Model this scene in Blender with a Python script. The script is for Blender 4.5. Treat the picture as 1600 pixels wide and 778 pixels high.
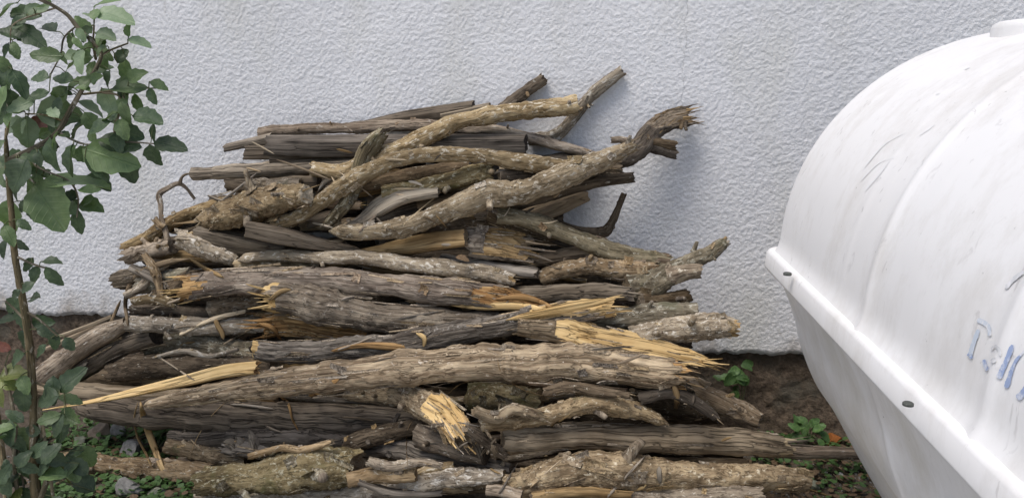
import bpy, math, random
import numpy as np
from mathutils import Vector, Matrix

for o in list(bpy.data.objects):
    bpy.data.objects.remove(o)
scene = bpy.context.scene
COL = scene.collection
R_ = math.radians

# ------------------------------------------------------------------ camera
CAM_D, CAM_H, PITCH, FPX = 2.6, 1.155, R_(12.0), 1256.0
cam_data = bpy.data.cameras.new('camera')
cam = bpy.data.objects.new('camera', cam_data)
COL.objects.link(cam)
cam.location = (0, -CAM_D, CAM_H)
cam.rotation_euler = (R_(90) - PITCH, 0, 0)
cam_data.sensor_width = 36.0
cam_data.lens = 36.0 * FPX / 1600.0
cam_data.clip_start = 0.02
cam_data.clip_end = 300
scene.camera = cam
scene.render.resolution_x, scene.render.resolution_y = 1024, 497

# ------------------------------------------------------------------ sky, sun, exposure
SUN_EL, SUN_AZ = R_(63), R_(222)
world = bpy.data.worlds.new('World')
scene.world = world
world.use_nodes = True
wn = world.node_tree
bg = wn.nodes['Background']
sky = wn.nodes.new('ShaderNodeTexSky')
sky.sky_type = 'NISHITA'
sky.sun_disc = False
sky.sun_elevation = SUN_EL
sky.sun_rotation = SUN_AZ
sky.air_density = 1.0
sky.dust_density = 3.0
sky.ozone_density = 1.0
wn.links.new(sky.outputs[0], bg.inputs[0])
bg.inputs[1].default_value = 0.10
sun_data = bpy.data.lights.new('sun', 'SUN')
sun_data.energy = 1.4
sun_data.angle = R_(30)
sun_data.color = (1.0, 0.965, 0.92)
sun = bpy.data.objects.new('sun', sun_data)
COL.objects.link(sun)
to_sun = Vector((math.sin(SUN_AZ) * math.cos(SUN_EL), math.cos(SUN_AZ) * math.cos(SUN_EL), math.sin(SUN_EL)))
sun.rotation_euler = to_sun.to_track_quat('Z', 'Y').to_euler()
sun.location = to_sun * 20
vs = scene.view_settings
vs.view_transform = 'Standard'
vs.look = 'None'
vs.gamma = 1.0
vs.use_curve_mapping = False
vs.exposure = 0.6

# ------------------------------------------------------------------ helpers
rnd = random.Random(7)
CP, SP = math.cos(PITCH), math.sin(PITCH)
CAMV = np.array([0, -CAM_D, CAM_H])


def ray(px, py):
    a, b = (px - 800.0) / FPX, (389.0 - py) / FPX
    return np.array([a, CP + b * SP, -SP + b * CP])


def at(px, py, y):
    """point of the photograph's pixel at the depth plane y"""
    d = ray(px, py)
    return CAMV + d * ((y + CAM_D) / d[1])


def at_z(px, py, z):
    d = ray(px, py)
    return CAMV + d * ((z - CAM_H) / d[2])


WALL_K = -0.17


def wall_y(x):
    return WALL_K * x


def pdepth(P):
    P = np.asarray(P)
    return (P[..., 1] + CAM_D) * CP - (P[..., 2] - CAM_H) * SP


def _hash(ix, iy, iz, seed):
    h = (ix * 374761393 + iy * 668265263 + iz * 1274126177 + seed * 974634777) & 0xFFFFFFFF
    h = ((h ^ (h >> 13)) * 1274126177) & 0xFFFFFFFF
    h = ((h ^ (h >> 16)) * 2246822519) & 0xFFFFFFFF
    return ((h ^ (h >> 15)) & 0xFFFF) / 32767.5 - 1.0


def vnoise(x, y, z, seed=0):
    """smooth value noise in [-1,1], arrays in, array out"""
    x, y, z = np.broadcast_arrays(np.asarray(x, float), np.asarray(y, float), np.asarray(z, float))
    fx, fy, fz = np.floor(x), np.floor(y), np.floor(z)
    ix, iy, iz = fx.astype(np.int64), fy.astype(np.int64), fz.astype(np.int64)
    u, v, w = x - fx, y - fy, z - fz
    u, v, w = u * u * (3 - 2 * u), v * v * (3 - 2 * v), w * w * (3 - 2 * w)
    r = 0
    for dx in (0, 1):
        for dy in (0, 1):
            for dz in (0, 1):
                r = r + (u if dx else 1 - u) * (v if dy else 1 - v) * (w if dz else 1 - w) * _hash(ix + dx, iy + dy, iz + dz, seed)
    return r


def fbm(x, y, z, o=3, seed=0):
    r, a, f, s = 0, 1.0, 1.0, 0
    for k in range(o):
        r = r + a * vnoise(x * f, y * f, z * f, seed + k * 17)
        s += a
        a *= 0.5
        f *= 2.03
    return r / s


def mesh_np(name, V, F, mats, mi=None, smooth=True, attr=None):
    """V (n,3), F: array (m,4) or (m,3), or list of arrays"""
    me = bpy.data.meshes.new(name)
    Fs = F if isinstance(F, list) else [F]
    Fs = [np.asarray(f, np.int32) for f in Fs if len(f)]
    V = np.asarray(V, np.float32)
    me.vertices.add(len(V))
    me.vertices.foreach_set('co', V.ravel())
    loops = np.concatenate([f.ravel() for f in Fs])
    tot = np.concatenate([np.full(len(f), f.shape[1], np.int32) for f in Fs])
    st = np.concatenate([[0], np.cumsum(tot)[:-1]]).astype(np.int32)
    me.loops.add(len(loops))
    me.loops.foreach_set('vertex_index', loops)
    me.polygons.add(len(tot))
    me.polygons.foreach_set('loop_start', st)
    me.polygons.foreach_set('loop_total', tot)
    if mi is not None:
        me.polygons.foreach_set('material_index', np.asarray(mi, np.int32))
    me.polygons.foreach_set('use_smooth', np.full(len(tot), smooth, bool))
    if attr is not None:
        for k, A in attr.items():
            at_ = me.attributes.new(k, 'FLOAT_VECTOR', 'POINT')
            at_.data.foreach_set('vector', np.asarray(A, np.float32).ravel())
    for m in (mats if isinstance(mats, (list, tuple)) else [mats]):
        me.materials.append(m)
    me.update(calc_edges=True)
    return me


def link(name, me, parent=None, label=None, cat=None, group=None, kind=None):
    o = bpy.data.objects.new(name, me)
    COL.objects.link(o)
    if parent is not None:
        o.parent = parent
    if label:
        o['label'] = label
    if cat:
        o['category'] = cat
    if group:
        o['group'] = group
    if kind:
        o['kind'] = kind
    return o


def grid_faces(nu, nv, wrap_v=False):
    """rows nu, columns nv"""
    a = np.arange(nu - 1)[:, None] * nv
    jn = nv if wrap_v else nv - 1
    j = np.arange(jn)[None, :]
    j2 = (j + 1) % nv
    return np.stack([a + j, a + j2, a + nv + j2, a + nv + j], -1).reshape(-1, 4)


def catmull(P, n):
    P = np.asarray(P, float)
    if len(P) == 2:
        t = np.linspace(0, 1, n)[:, None]
        return P[0] * (1 - t) + P[1] * t
    Q = np.vstack([2 * P[0] - P[1], P, 2 * P[-1] - P[-2]])
    d = np.sqrt(np.linalg.norm(np.diff(Q[:, :2], axis=0), axis=1) + 1e-6)
    T = np.concatenate([[0], np.cumsum(d)])
    s = np.linspace(T[1], T[-2] - 1e-9, n)
    k = np.clip(np.searchsorted(T, s, 'right') - 1, 1, len(Q) - 3)
    t0, t1, t2, t3 = T[k - 1][:, None], T[k][:, None], T[k + 1][:, None], T[k + 2][:, None]
    p0, p1, p2, p3 = Q[k - 1], Q[k], Q[k + 1], Q[k + 2]
    s = s[:, None]
    a1 = (t1 - s) / (t1 - t0) * p0 + (s - t0) / (t1 - t0) * p1
    a2 = (t2 - s) / (t2 - t1) * p1 + (s - t1) / (t2 - t1) * p2
    a3 = (t3 - s) / (t3 - t2) * p2 + (s - t2) / (t3 - t2) * p3
    b1 = (t2 - s) / (t2 - t0) * a1 + (s - t0) / (t2 - t0) * a2
    b2 = (t3 - s) / (t3 - t1) * a2 + (s - t1) / (t3 - t1) * a3
    return (t2 - s) / (t2 - t1) * b1 + (s - t1) / (t2 - t1) * b2


# ------------------------------------------------------------------ materials
class NT:
    def __init__(self, name):
        self.m = bpy.data.materials.new(name)
        self.m.use_nodes = True
        self.t = self.m.node_tree
        self.b = self.t.nodes['Principled BSDF']

    def n(self, typ, **kw):
        nd = self.t.nodes.new(typ)
        for k, v in kw.items():
            setattr(nd, k, v)
        return nd

    def l(self, a, b):
        self.t.links.new(a, b)

    def noise(self, vec, scale, detail=4, rough=0.55, dist=0.0):
        nd = self.n('ShaderNodeTexNoise')
        nd.inputs['Scale'].default_value = scale
        nd.inputs['Detail'].default_value = detail
        nd.inputs['Roughness'].default_value = rough
        nd.inputs['Distortion'].default_value = dist
        if vec is not None:
            self.l(vec, nd.inputs['Vector'])
        return nd.outputs[0]

    def scale(self, vec, s):
        nd = self.n('ShaderNodeMapping')
        nd.inputs['Scale'].default_value = s
        self.l(vec, nd.inputs['Vector'])
        return nd.outputs[0]

    def ramp(self, fac, stops, interp='LINEAR'):
        nd = self.n('ShaderNodeValToRGB')
        cr = nd.color_ramp
        cr.interpolation = interp
        while len(cr.elements) < len(stops):
            cr.elements.new(0.5)
        for e, (p, c) in zip(cr.elements, stops):
            e.position = p
            e.color = (c, c, c, 1) if isinstance(c, (int, float)) else (*c, 1)
        self.l(fac, nd.inputs[0])
        return nd.outputs[0]

    def mix(self, fac, a, b, mode='MIX'):
        nd = self.n('ShaderNodeMix', data_type='RGBA', blend_type=mode)
        for s, v in ((0, fac), (6, a), (7, b)):
            if isinstance(v, (int, float)):
                nd.inputs[s].default_value = v
            elif isinstance(v, tuple):
                nd.inputs[s].default_value = (*v, 1)
            else:
                self.l(v, nd.inputs[s])
        return nd.outputs[2]

    def math(self, op, a, b=0.0, clamp=False):
        nd = self.n('ShaderNodeMath', operation=op, use_clamp=clamp)
        for s, v in ((0, a), (1, b)):
            if isinstance(v, (int, float)):
                nd.inputs[s].default_value = v
            else:
                self.l(v, nd.inputs[s])
        return nd.outputs[0]

    def bump(self, h, strength, dist, prev=None):
        nd = self.n('ShaderNodeBump')
        nd.inputs['Strength'].default_value = strength
        nd.inputs['Distance'].default_value = dist
        self.l(h, nd.inputs['Height'])
        if prev is not None:
            self.l(prev, nd.inputs['Normal'])
        return nd.outputs[0]

    def done(self, col, rough=0.9, nrm=None, spec=0.25):
        if isinstance(col, tuple):
            self.b.inputs['Base Color'].default_value = (*col, 1)
        else:
            self.l(col, self.b.inputs['Base Color'])
        if isinstance(rough, (int, float)):
            self.b.inputs['Roughness'].default_value = rough
        else:
            self.l(rough, self.b.inputs['Roughness'])
        self.b.inputs['Specular IOR Level'].default_value = spec
        if nrm is not None:
            self.l(nrm, self.b.inputs['Normal'])
        return self.m


def obj_var(N, col, lo=0.75, hi=1.2, sv=True):
    oi = N.n('ShaderNodeObjectInfo')
    mr = N.n('ShaderNodeMapRange')
    mr.inputs['To Min'].default_value = lo
    mr.inputs['To Max'].default_value = hi
    N.l(oi.outputs['Random'], mr.inputs['Value'])
    fr = N.math('FRACT', N.math('MULTIPLY', oi.outputs['Random'], 7.31))
    sat = N.math('ADD', N.math('MULTIPLY', fr, 0.5), 0.62)
    hs = N.n('ShaderNodeHueSaturation')
    if sv and hi - lo > 0.3:
        N.l(sat, hs.inputs['Saturation'])
    N.l(mr.outputs[0], hs.inputs['Value'])
    N.l(col, hs.inputs['Color'])
    return hs.outputs[0]


def bark_mat(name, c0, c1, c2, lichen=0.3, lich_col=(0.46, 0.42, 0.34), moss=0.0, stretch=0.3, bump=0.7, flake=22, var=(0.68, 1.3)):
    c0, c1, c2 = [tuple(v * w * k for v, w in zip(c, (1.05, 1.0, 0.88))) for c, k in ((c0, 0.85), (c1, 0.98), (c2, 1.08))]
    N = NT(name)
    a = N.n('ShaderNodeAttribute', attribute_name='lc').outputs['Vector']
    s1 = N.scale(a, (1, 1, stretch))
    s2 = N.scale(a, (1, 1, stretch * 0.4))
    n1 = N.noise(s1, 30, 8, 0.65, 0.4)
    n2 = N.noise(s2, 130, 5, 0.6)
    n3 = N.noise(a, 9, 4, 0.6)
    col = N.ramp(n1, [(0.33, c0), (0.49, c1), (0.66, c2)])
    col = N.mix(N.ramp(n2, [(0.4, 0.0), (0.68, 0.75)]), col, c2)
    col = N.mix(N.ramp(n3, [(0.4, 0.0), (0.62, 0.45)]), col, c0)
    # fine dark fissures of the bark's own colour
    fis = N.noise(N.scale(a, (1, 1, stretch * 0.22)), 75, 3, 0.5, 0.6)
    fl = N.ramp(fis, [(0.46, 0.0), (0.5, 1.0), (0.54, 0.0)])
    col = N.mix(N.math('MULTIPLY', fl, 0.7), col, tuple(0.45 * v for v in c0))
    if lichen > 0:
        n4 = N.noise(N.scale(a, (1, 1, 0.5)), 85, 7, 0.72, 0.5)
        lm = N.ramp(n4, [(0.615 - 0.14 * lichen, 0.0), (0.675 - 0.12 * lichen, 0.85)])
        col = N.mix(lm, col, lich_col)
    if moss > 0:
        n5 = N.noise(a, 11, 5, 0.65)
        mm = N.ramp(n5, [(0.64 - 0.2 * moss, 0.0), (0.76 - 0.16 * moss, 0.7)])
        col = N.mix(mm, col, (0.10, 0.10, 0.045))
    col = obj_var(N, col, *var)
    vor = N.n('ShaderNodeTexVoronoi', feature='DISTANCE_TO_EDGE')
    vor.inputs['Scale'].default_value = flake * 2.2
    N.l(N.scale(a, (1, 1, max(stretch, 0.25))), vor.inputs['Vector'])
    edge = N.ramp(vor.outputs['Distance'], [(0.0, 0.0), (0.12, 1.0)])
    b = N.bump(edge, 0.35 * bump, 0.002)
    b = N.bump(n1, bump, 0.006, b)
    b = N.bump(fl, 0.5 * bump, -0.003, b)
    b = N.bump(n2, bump * 0.7, 0.002, b)
    return N.done(col, 0.92, b, 0.15)


def weather_mat(name, c0, c1, c2, bump=0.7, var=(0.7, 1.3)):
    c0, c1, c2 = [tuple(v * w * k for v, w in zip(c, (1.05, 1.0, 0.88))) for c, k in ((c0, 0.85), (c1, 0.98), (c2, 1.08))]
    N = NT(name)
    a = N.n('ShaderNodeAttribute', attribute_name='lc').outputs['Vector']
    n1 = N.noise(N.scale(a, (1, 1, 0.05)), 70, 6, 0.6, 0.2)
    n2 = N.noise(N.scale(a, (1, 1, 0.03)), 240, 3, 0.5)
    n3 = N.noise(a, 7, 4)
    col = N.ramp(n1, [(0.3, c0), (0.5, c1), (0.7, c2)])
    col = N.mix(N.ramp(n2, [(0.4, 0.0), (0.7, 0.5)]), col, c0)
    col = N.mix(N.ramp(n3, [(0.42, 0.0), (0.65, 0.5)]), col, c2)
    cr = N.noise(N.scale(a, (1, 1, 0.035)), 60, 2, 0.5, 0.5)
    ck = N.ramp(cr, [(0.47, 0.0), (0.5, 1.0), (0.53, 0.0)])
    col = N.mix(N.math('MULTIPLY', ck, 0.6), col, tuple(0.35 * v for v in c0))
    col = obj_var(N, col, *var)
    b = N.bump(n1, bump, 0.004)
    b = N.bump(ck, bump, -0.004, b)
    b = N.bump(n2, bump * 0.6, 0.0015, b)
    return N.done(col, 0.85, b, 0.2)


M = {}
M['brown'] = bark_mat('bark_brown', (0.08, 0.053, 0.032), (0.205, 0.15, 0.095), (0.38, 0.3, 0.21), 0.25)
M['light'] = bark_mat('bark_light', (0.115, 0.084, 0.052), (0.26, 0.205, 0.138), (0.42, 0.355, 0.26), 0.5, (0.6, 0.55, 0.45))
M['olive'] = bark_mat('bark_olive', (0.10, 0.08, 0.045), (0.22, 0.185, 0.115), (0.35, 0.305, 0.205), 0.4, (0.5, 0.46, 0.34), 0.25)
M['rough'] = bark_mat('bark_rough', (0.06, 0.042, 0.03), (0.2, 0.155, 0.115), (0.45, 0.385, 0.305), 0.08, (0.56, 0.5, 0.42), 0, 0.09, 1.1)
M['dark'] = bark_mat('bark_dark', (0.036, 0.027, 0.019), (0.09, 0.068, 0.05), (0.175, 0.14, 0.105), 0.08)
M['moss'] = bark_mat('bark_mossy', (0.07, 0.055, 0.033), (0.165, 0.135, 0.085), (0.29, 0.25, 0.17), 0.5, (0.46, 0.43, 0.32), 0.55)
M['flaky'] = bark_mat('bark_flaky', (0.09, 0.06, 0.036), (0.225, 0.17, 0.11), (0.4, 0.325, 0.22), 0.3, (0.6, 0.53, 0.39), 0.15, 0.45)
M['red'] = bark_mat('bark_reddish', (0.085, 0.052, 0.034), (0.235, 0.168, 0.115), (0.43, 0.345, 0.255), 0.08, (0.56, 0.49, 0.39), 0, 0.1, 1.0)
M['grey'] = weather_mat('wood_grey', (0.075, 0.06, 0.046), (0.18, 0.15, 0.12), (0.32, 0.28, 0.235), 0.9)
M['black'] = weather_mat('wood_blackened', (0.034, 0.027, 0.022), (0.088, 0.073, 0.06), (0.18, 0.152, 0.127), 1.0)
M['fibre'] = weather_mat('bark_fibre', (0.17, 0.125, 0.085), (0.33, 0.26, 0.185), (0.5, 0.42, 0.32), 0.6)
M['board'] = weather_mat('wood_board', (0.11, 0.073, 0.042), (0.205, 0.15, 0.092), (0.31, 0.24, 0.155))
M['palegrey'] = weather_mat('wood_pale_grey', (0.2, 0.16, 0.115), (0.36, 0.3, 0.225), (0.5, 0.44, 0.35))
M['pale'] = weather_mat('wood_fresh', (0.39, 0.245, 0.1), (0.6, 0.43, 0.215), (0.73, 0.58, 0.345), 0.8, (0.85, 1.1))
M['tan'] = weather_mat('wood_tan', (0.18, 0.115, 0.055), (0.32, 0.225, 0.12), (0.46, 0.35, 0.21), 0.8, (0.85, 1.1))
M['orange'] = weather_mat('wood_orange', (0.17, 0.085, 0.033), (0.31, 0.18, 0.08), (0.48, 0.33, 0.17), 0.9, (0.85, 1.1))


def end_mat(name, c0, c1):
    N = NT(name)
    a = N.n('ShaderNodeAttribute', attribute_name='lc').outputs['Vector']
    ln = N.n('ShaderNodeVectorMath', operation='LENGTH')
    N.l(N.scale(a, (1, 1, 0)), ln.inputs[0])
    nz = N.noise(a, 40, 4)
    r = N.math('ADD', N.math('MULTIPLY', ln.outputs['Value'], 900.0), N.math('MULTIPLY', nz, 8.0))
    rings = N.math('MULTIPLY_ADD' if False else 'SINE', r)
    col = N.mix(N.ramp(rings, [(0.2, 0.0), (0.9, 0.6)]), c0, c1)
    col = N.mix(N.ramp(nz, [(0.45, 0.0), (0.7, 0.6)]), col, tuple(v * 0.5 for v in c0))
    return N.done(obj_var(N, col, 0.7, 1.1), 0.9, N.bump(nz, 0.8, 0.004), 0.15)


M['end'] = end_mat('end_grain', (0.21, 0.155, 0.095), (0.32, 0.25, 0.165))
M['end_dark'] = end_mat('end_grain_dark', (0.07, 0.052, 0.038), (0.12, 0.095, 0.07))
M['end_pale'] = end_mat('end_grain_pale', (0.42, 0.32, 0.17), (0.55, 0.45, 0.28))


def stucco_mat():
    N = NT('white_stucco')
    g = N.n('ShaderNodeTexCoord').outputs['Object']
    n = N.noise(g, 1.6, 4)
    f = N.noise(g, 215, 4, 0.6)
    big = N.ramp(n, [(0.3, (0.65, 0.652, 0.66)), (0.7, (0.73, 0.733, 0.742))])
    col = N.mix(N.ramp(f, [(0.3, 0.35), (0.6, 0.0)]), big, (0.5, 0.51, 0.53))
    st = N.noise(N.scale(g, (1, 1, 0.35)), 4.2, 5)
    sp = N.noise(g, 23, 4, 0.7)
    col = N.mix(N.ramp(sp, [(0.66, 0.0), (0.74, 0.3)]), col, (0.4, 0.38, 0.34))
    col = N.mix(N.ramp(st, [(0.5, 0.0), (0.7, 0.55)]), col, (0.57, 0.565, 0.52))
    # hairline crack running down the plaster
    sx = N.n('ShaderNodeSeparateXYZ')
    N.l(g, sx.inputs[0])
    zz = N.n('ShaderNodeCombineXYZ')
    N.l(sx.outputs[2], zz.inputs[2])
    w1 = N.noise(zz.outputs[0], 9, 6, 0.75)
    off = N.math('ADD', sx.outputs[0], N.math('MULTIPLY', N.math('SUBTRACT', w1, 0.5), 0.11))
    dd = N.math('ABSOLUTE', N.math('SUBTRACT', off, CRACK_X))
    ck = N.math('LESS_THAN', dd, 0.0011)
    ck = N.math('MULTIPLY', ck, N.math('GREATER_THAN', sx.outputs[2], 1.0))
    col = N.mix(N.math('MULTIPLY', ck, 0.45), col, (0.2, 0.2, 0.2))
    ed = N.math('ADD', sx.outputs[2], N.math('MULTIPLY', N.math('SUBTRACT', st, 0.5), 0.5))
    ed = N.math('ADD', ed, N.math('MULTIPLY', N.math('SUBTRACT', sp, 0.5), 0.12))
    col = N.mix(N.ramp(ed, [(0.27, 0.75), (0.36, 0.0)]), col, (0.33, 0.29, 0.24))
    b = N.bump(f, 0.75, 0.0035)
    return N.done(col, 0.93, b, 0.2)


CRACK_X = 0.53
M['stucco'] = stucco_mat()


def simple_noise_mat(name, c0, c1, scale, bump, dist, rough=0.95, c2=None, s2=3.0):
    N = NT(name)
    g = N.n('ShaderNodeTexCoord').outputs['Object']
    n = N.noise(g, scale, 7, 0.65)
    col = N.ramp(n, [(0.3, c0), (0.68, c1)])
    if c2:
        k = N.noise(g, s2, 5, 0.6)
        col = N.mix(N.ramp(k, [(0.48, 0.0), (0.62, 0.8)]), col, c2)
    return N.done(col, rough, N.bump(n, bump, dist), 0.15)


M['plinth'] = simple_noise_mat('earthy_plinth', (0.05, 0.038, 0.028), (0.19, 0.145, 0.105), 60, 1.0, 0.012, 0.95, (0.10, 0.09, 0.07), 7)
M['soil'] = simple_noise_mat('soil', (0.04, 0.032, 0.024), (0.13, 0.105, 0.08), 40, 0.9, 0.012, 0.95, (0.12, 0.105, 0.085), 5)
M['stone_beige'] = simple_noise_mat('stone_beige', (0.15, 0.115, 0.085), (0.34, 0.28, 0.22), 30, 0.7, 0.006)
M['stone_grey'] = simple_noise_mat('stone_grey', (0.13, 0.125, 0.115), (0.32, 0.31, 0.29), 60, 0.8, 0.005)
M['stone_green'] = simple_noise_mat('stone_greenish', (0.16, 0.17, 0.12), (0.36, 0.37, 0.3), 40, 0.7, 0.006)
M['stone_orange'] = simple_noise_mat('stone_orange', (0.2, 0.07, 0.02), (0.34, 0.13, 0.04), 30, 0.5, 0.004)
M['stone_pale'] = simple_noise_mat('stone_pale', (0.35, 0.34, 0.32), (0.6, 0.6, 0.57), 60, 0.5, 0.003)


def leaf_mat(name, c0, c1, vein=1.4, rough=0.48):
    N = NT(name)
    a = N.n('ShaderNodeAttribute', attribute_name='lc').outputs['Vector']
    sx = N.n('ShaderNodeSeparateXYZ')
    N.l(a, sx.inputs[0])
    ay = N.math('ABSOLUTE', sx.outputs[1])
    w = N.math('SINE', N.math('MULTIPLY', N.math('SUBTRACT', sx.outputs[0], N.math('MULTIPLY', ay, 0.7)), 52.0))
    vv = N.ramp(w, [(0.9, 0.0), (1.0, 0.5)])
    mid = N.ramp(ay, [(0.0, 0.7), (0.025, 0.0)])
    v = N.math('MAXIMUM', vv, mid)
    n = N.noise(a, 6, 4)
    col = N.ramp(n, [(0.3, c0), (0.7, c1)])
    col = N.mix(N.math('MULTIPLY', v, 0.5), col, tuple(min(1, x * vein) for x in c1))
    col = obj_var(N, col, 0.75, 1.35, False)
    m = N.done(col, rough, N.bump(v, 0.35, -0.01), 0.5)
    N.b.inputs['Subsurface Weight'].default_value = 0.0
    tr = N.n('ShaderNodeBsdfTranslucent')
    N.l(N.mix(1.0, col, (0.9, 1.2, 0.4), 'MULTIPLY'), tr.inputs['Color'])
    ms = N.n('ShaderNodeMixShader')
    ms.inputs[0].default_value = 0.22
    out = N.t.nodes['Material Output']
    N.l(N.b.outputs[0], ms.inputs[1])
    N.l(tr.outputs[0], ms.inputs[2])
    N.l(ms.outputs[0], out.inputs['Surface'])
    return m


M['leaf_l'] = leaf_mat('leaf_grey_green_lit', (0.16, 0.215, 0.125), (0.21, 0.27, 0.165))  # grey green with the sky's reflection painted in as a lighter tone
M['leaf_m'] = leaf_mat('leaf_green', (0.09, 0.14, 0.055), (0.145, 0.205, 0.088))
M['leaf_d'] = leaf_mat('leaf_green_backlit', (0.036, 0.062, 0.03), (0.076, 0.112, 0.056))  # leaf green with the shade of backlit leaves painted into the colour
M['leaf_y'] = leaf_mat('leaf_yellowing', (0.12, 0.15, 0.04), (0.19, 0.21, 0.06))
M['leaf_r'] = leaf_mat('leaf_red', (0.11, 0.035, 0.025), (0.16, 0.06, 0.04))
M['leaf_w'] = leaf_mat('weed_green', (0.045, 0.1, 0.03), (0.1, 0.18, 0.05))
M['leaf_dry'] = leaf_mat('leaf_dry', (0.12, 0.075, 0.04), (0.22, 0.15, 0.09), 1.2, 0.8)
M['cane'] = bark_mat('rose_cane', (0.075, 0.07, 0.045), (0.15, 0.13, 0.085), (0.24, 0.2, 0.14), 0.3)
M['twig_green'] = simple_noise_mat('green_stalk', (0.07, 0.085, 0.04), (0.13, 0.14, 0.07), 60, 0.2, 0.001, 0.7)


def tank_mat(name, dirt):
    N = NT(name)
    g = N.n('ShaderNodeTexCoord').outputs['Object']
    sc = N.noise(N.scale(g, (1.0, 0.9, 0.35)), 46, 4, 0.6, 0.8)
    area = N.noise(g, 3.4, 3, 0.5)
    mask = N.math('MULTIPLY', N.ramp(sc, [(0.63, 0.0), (0.69, 1.0)]), N.ramp(area, [(0.45, 0.0), (0.63, 1.0)]))
    base = N.ramp(N.noise(g, 2.2, 4), [(0.3, (0.80, 0.79, 0.78)), (0.7, (0.845, 0.84, 0.835))])
    smear = N.noise(N.scale(g, (1, 1, 0.5)), 7, 6, 0.7)
    col = N.mix(N.ramp(smear, [(0.46, 0.0), (0.7, 0.7)]), base, (0.6, 0.575, 0.54))
    fine = N.noise(g, 90, 3, 0.6)
    col = N.mix(N.math('MULTIPLY', N.ramp(fine, [(0.7, 0.0), (0.74, 0.7)]), N.ramp(smear, [(0.45, 0.0), (0.6, 1.0)])), col, (0.25, 0.24, 0.22))
    col = N.mix(N.math('MULTIPLY', mask, 0.34), col, (0.3, 0.28, 0.27))
    if dirt:
        d = N.noise(N.scale(g, (1, 1.0, 0.6)), 4.0, 7, 0.7)
        col = N.mix(N.ramp(d, [(0.48, 0.0), (0.72, 0.45)]), col, (0.5, 0.47, 0.36))
    wav = N.noise(g, 6, 2)
    b = N.bump(wav, 0.12, 0.02)
    return N.done(col, N.ramp(smear, [(0.3, 0.3), (0.7, 0.5)]), b, 0.4)


M['tank'] = tank_mat('tank_shell_white', False)
M['tank_low'] = tank_mat('tank_shell_soiled', True)
M['bolt'] = simple_noise_mat('bolt_dark', (0.05, 0.055, 0.05), (0.11, 0.115, 0.105), 200, 0.3, 0.001, 0.6)


def paint_mat(name, c, hole):
    N = NT(name)
    g = N.n('ShaderNodeTexCoord').outputs['Object']
    n = N.noise(g, 60, 5, 0.7)
    k = N.ramp(n, [(hole - 0.08, 0.0), (hole + 0.08, 1.0)])
    col = N.mix(k, (0.82, 0.82, 0.83), c)
    return N.done(col, 0.5, None, 0.3)


M['ink_blue'] = paint_mat('blue_paint_worn', (0.33, 0.41, 0.6), 0.46)
M['ink_faint'] = paint_mat('blue_paint_faded', (0.56, 0.62, 0.7), 0.46)
M['ink_grey'] = paint_mat('grey_paint_faded', (0.62, 0.63, 0.64), 0.48)

M['ink_scratch'] = paint_mat('scratch_faint', (0.74, 0.74, 0.74), 0.5)

# ------------------------------------------------------------------ ground
def axis(lo, a, b, hi, step):
    mid = np.arange(a, b + step * 0.5, step)
    left = a - np.geomspace(step, a - lo, 14)[::-1] if a > lo else []
    right = b + np.geomspace(step, hi - b, 14)
    return np.concatenate([left, mid, right])


gx = axis(-60, -2.2, 2.2, 60, 0.02)
gy = axis(-60, -1.0, 0.6, 60, 0.02)
GX, GY = np.meshgrid(gx, gy, indexing='ij')


def ground_z(x, y):
    return 0.018 * fbm(np.asarray(x) * 3.1, np.asarray(y) * 3.1, 0, 3, 3) + 0.008 * fbm(np.asarray(x) * 19, np.asarray(y) * 19, 0, 2, 5)


GZ = ground_z(GX, GY)
fade = np.clip(1 - (np.abs(GX) - 2.2) / 2, 0, 1) * np.clip(1 - (-1.0 - GY) / 2, 0, 1)
GZ = GZ * fade
V = np.stack([GX, GY, GZ], -1).reshape(-1, 3)
link('ground', mesh_np('ground', V, grid_faces(len(gx), len(gy))[:, ::-1], M['soil']), kind='structure')

N_ = simple_noise_mat('bounce_concrete', (0.36, 0.35, 0.33), (0.48, 0.47, 0.445), 12, 0.4, 0.004)  # pale unseen yard, added to bounce light up onto the tank's underside
yV = [(-45, -45, 0.012), (45, -45, 0.012), (45, -1.02, 0.012), (-45, -1.02, 0.012), (-45, -45, -0.1), (45, -45, -0.1), (45, -1.02, -0.1), (-45, -1.02, -0.1)]
link('bounce_yard', mesh_np('bounce_yard', yV, np.array([(0, 1, 2, 3), (3, 2, 6, 7), (0, 3, 7, 4), (1, 0, 4, 5), (2, 1, 5, 6)]), N_, smooth=False), kind='structure')

# ------------------------------------------------------------------ house wall
house = link('house_wall', None, label='white rough stucco house wall with brown earthy footing behind the woodpile', cat='wall')
house.rotation_euler[2] = math.atan(WALL_K)
PL_Z = 0.295
wx = np.arange(-2.1, 1.9001, 0.0034)
wz = np.arange(0.0, 1.5001, 0.0034)
WX, WZ = np.meshgrid(wx, wz, indexing='ij')
edge = PL_Z + 0.02 * fbm(wx * 5, 0, 0, 3, 31) + 0.008 * fbm(wx * 40, 0, 0, 2, 33)
ZZ = edge[:, None] + WZ
wq = 0.5 * vnoise(WX * 90, ZZ * 90, 5, 40)
n1 = 0.75 * vnoise(WX * 185 + wq, ZZ * 195 + wq, 0, 41) + 0.15 * vnoise(WX * 95 + wq, ZZ * 95, 3, 42)
n2 = vnoise(WX * 270, ZZ * 270, 1, 43)
h = np.clip(n1 * 1.5 + 0.12, -0.3, 0.55) * 0.0019 + n2 * 0.0007 + 0.004 * fbm(WX * 3, ZZ * 3, 0, 2, 47)
bottom = np.clip(WZ / 0.02, 0, 1)
h = h - (1 - bottom) ** 2 * 0.012
V = np.stack([WX, -0.03 - h, ZZ], -1).reshape(-1, 3)
F = grid_faces(len(wx), len(wz))
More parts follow.
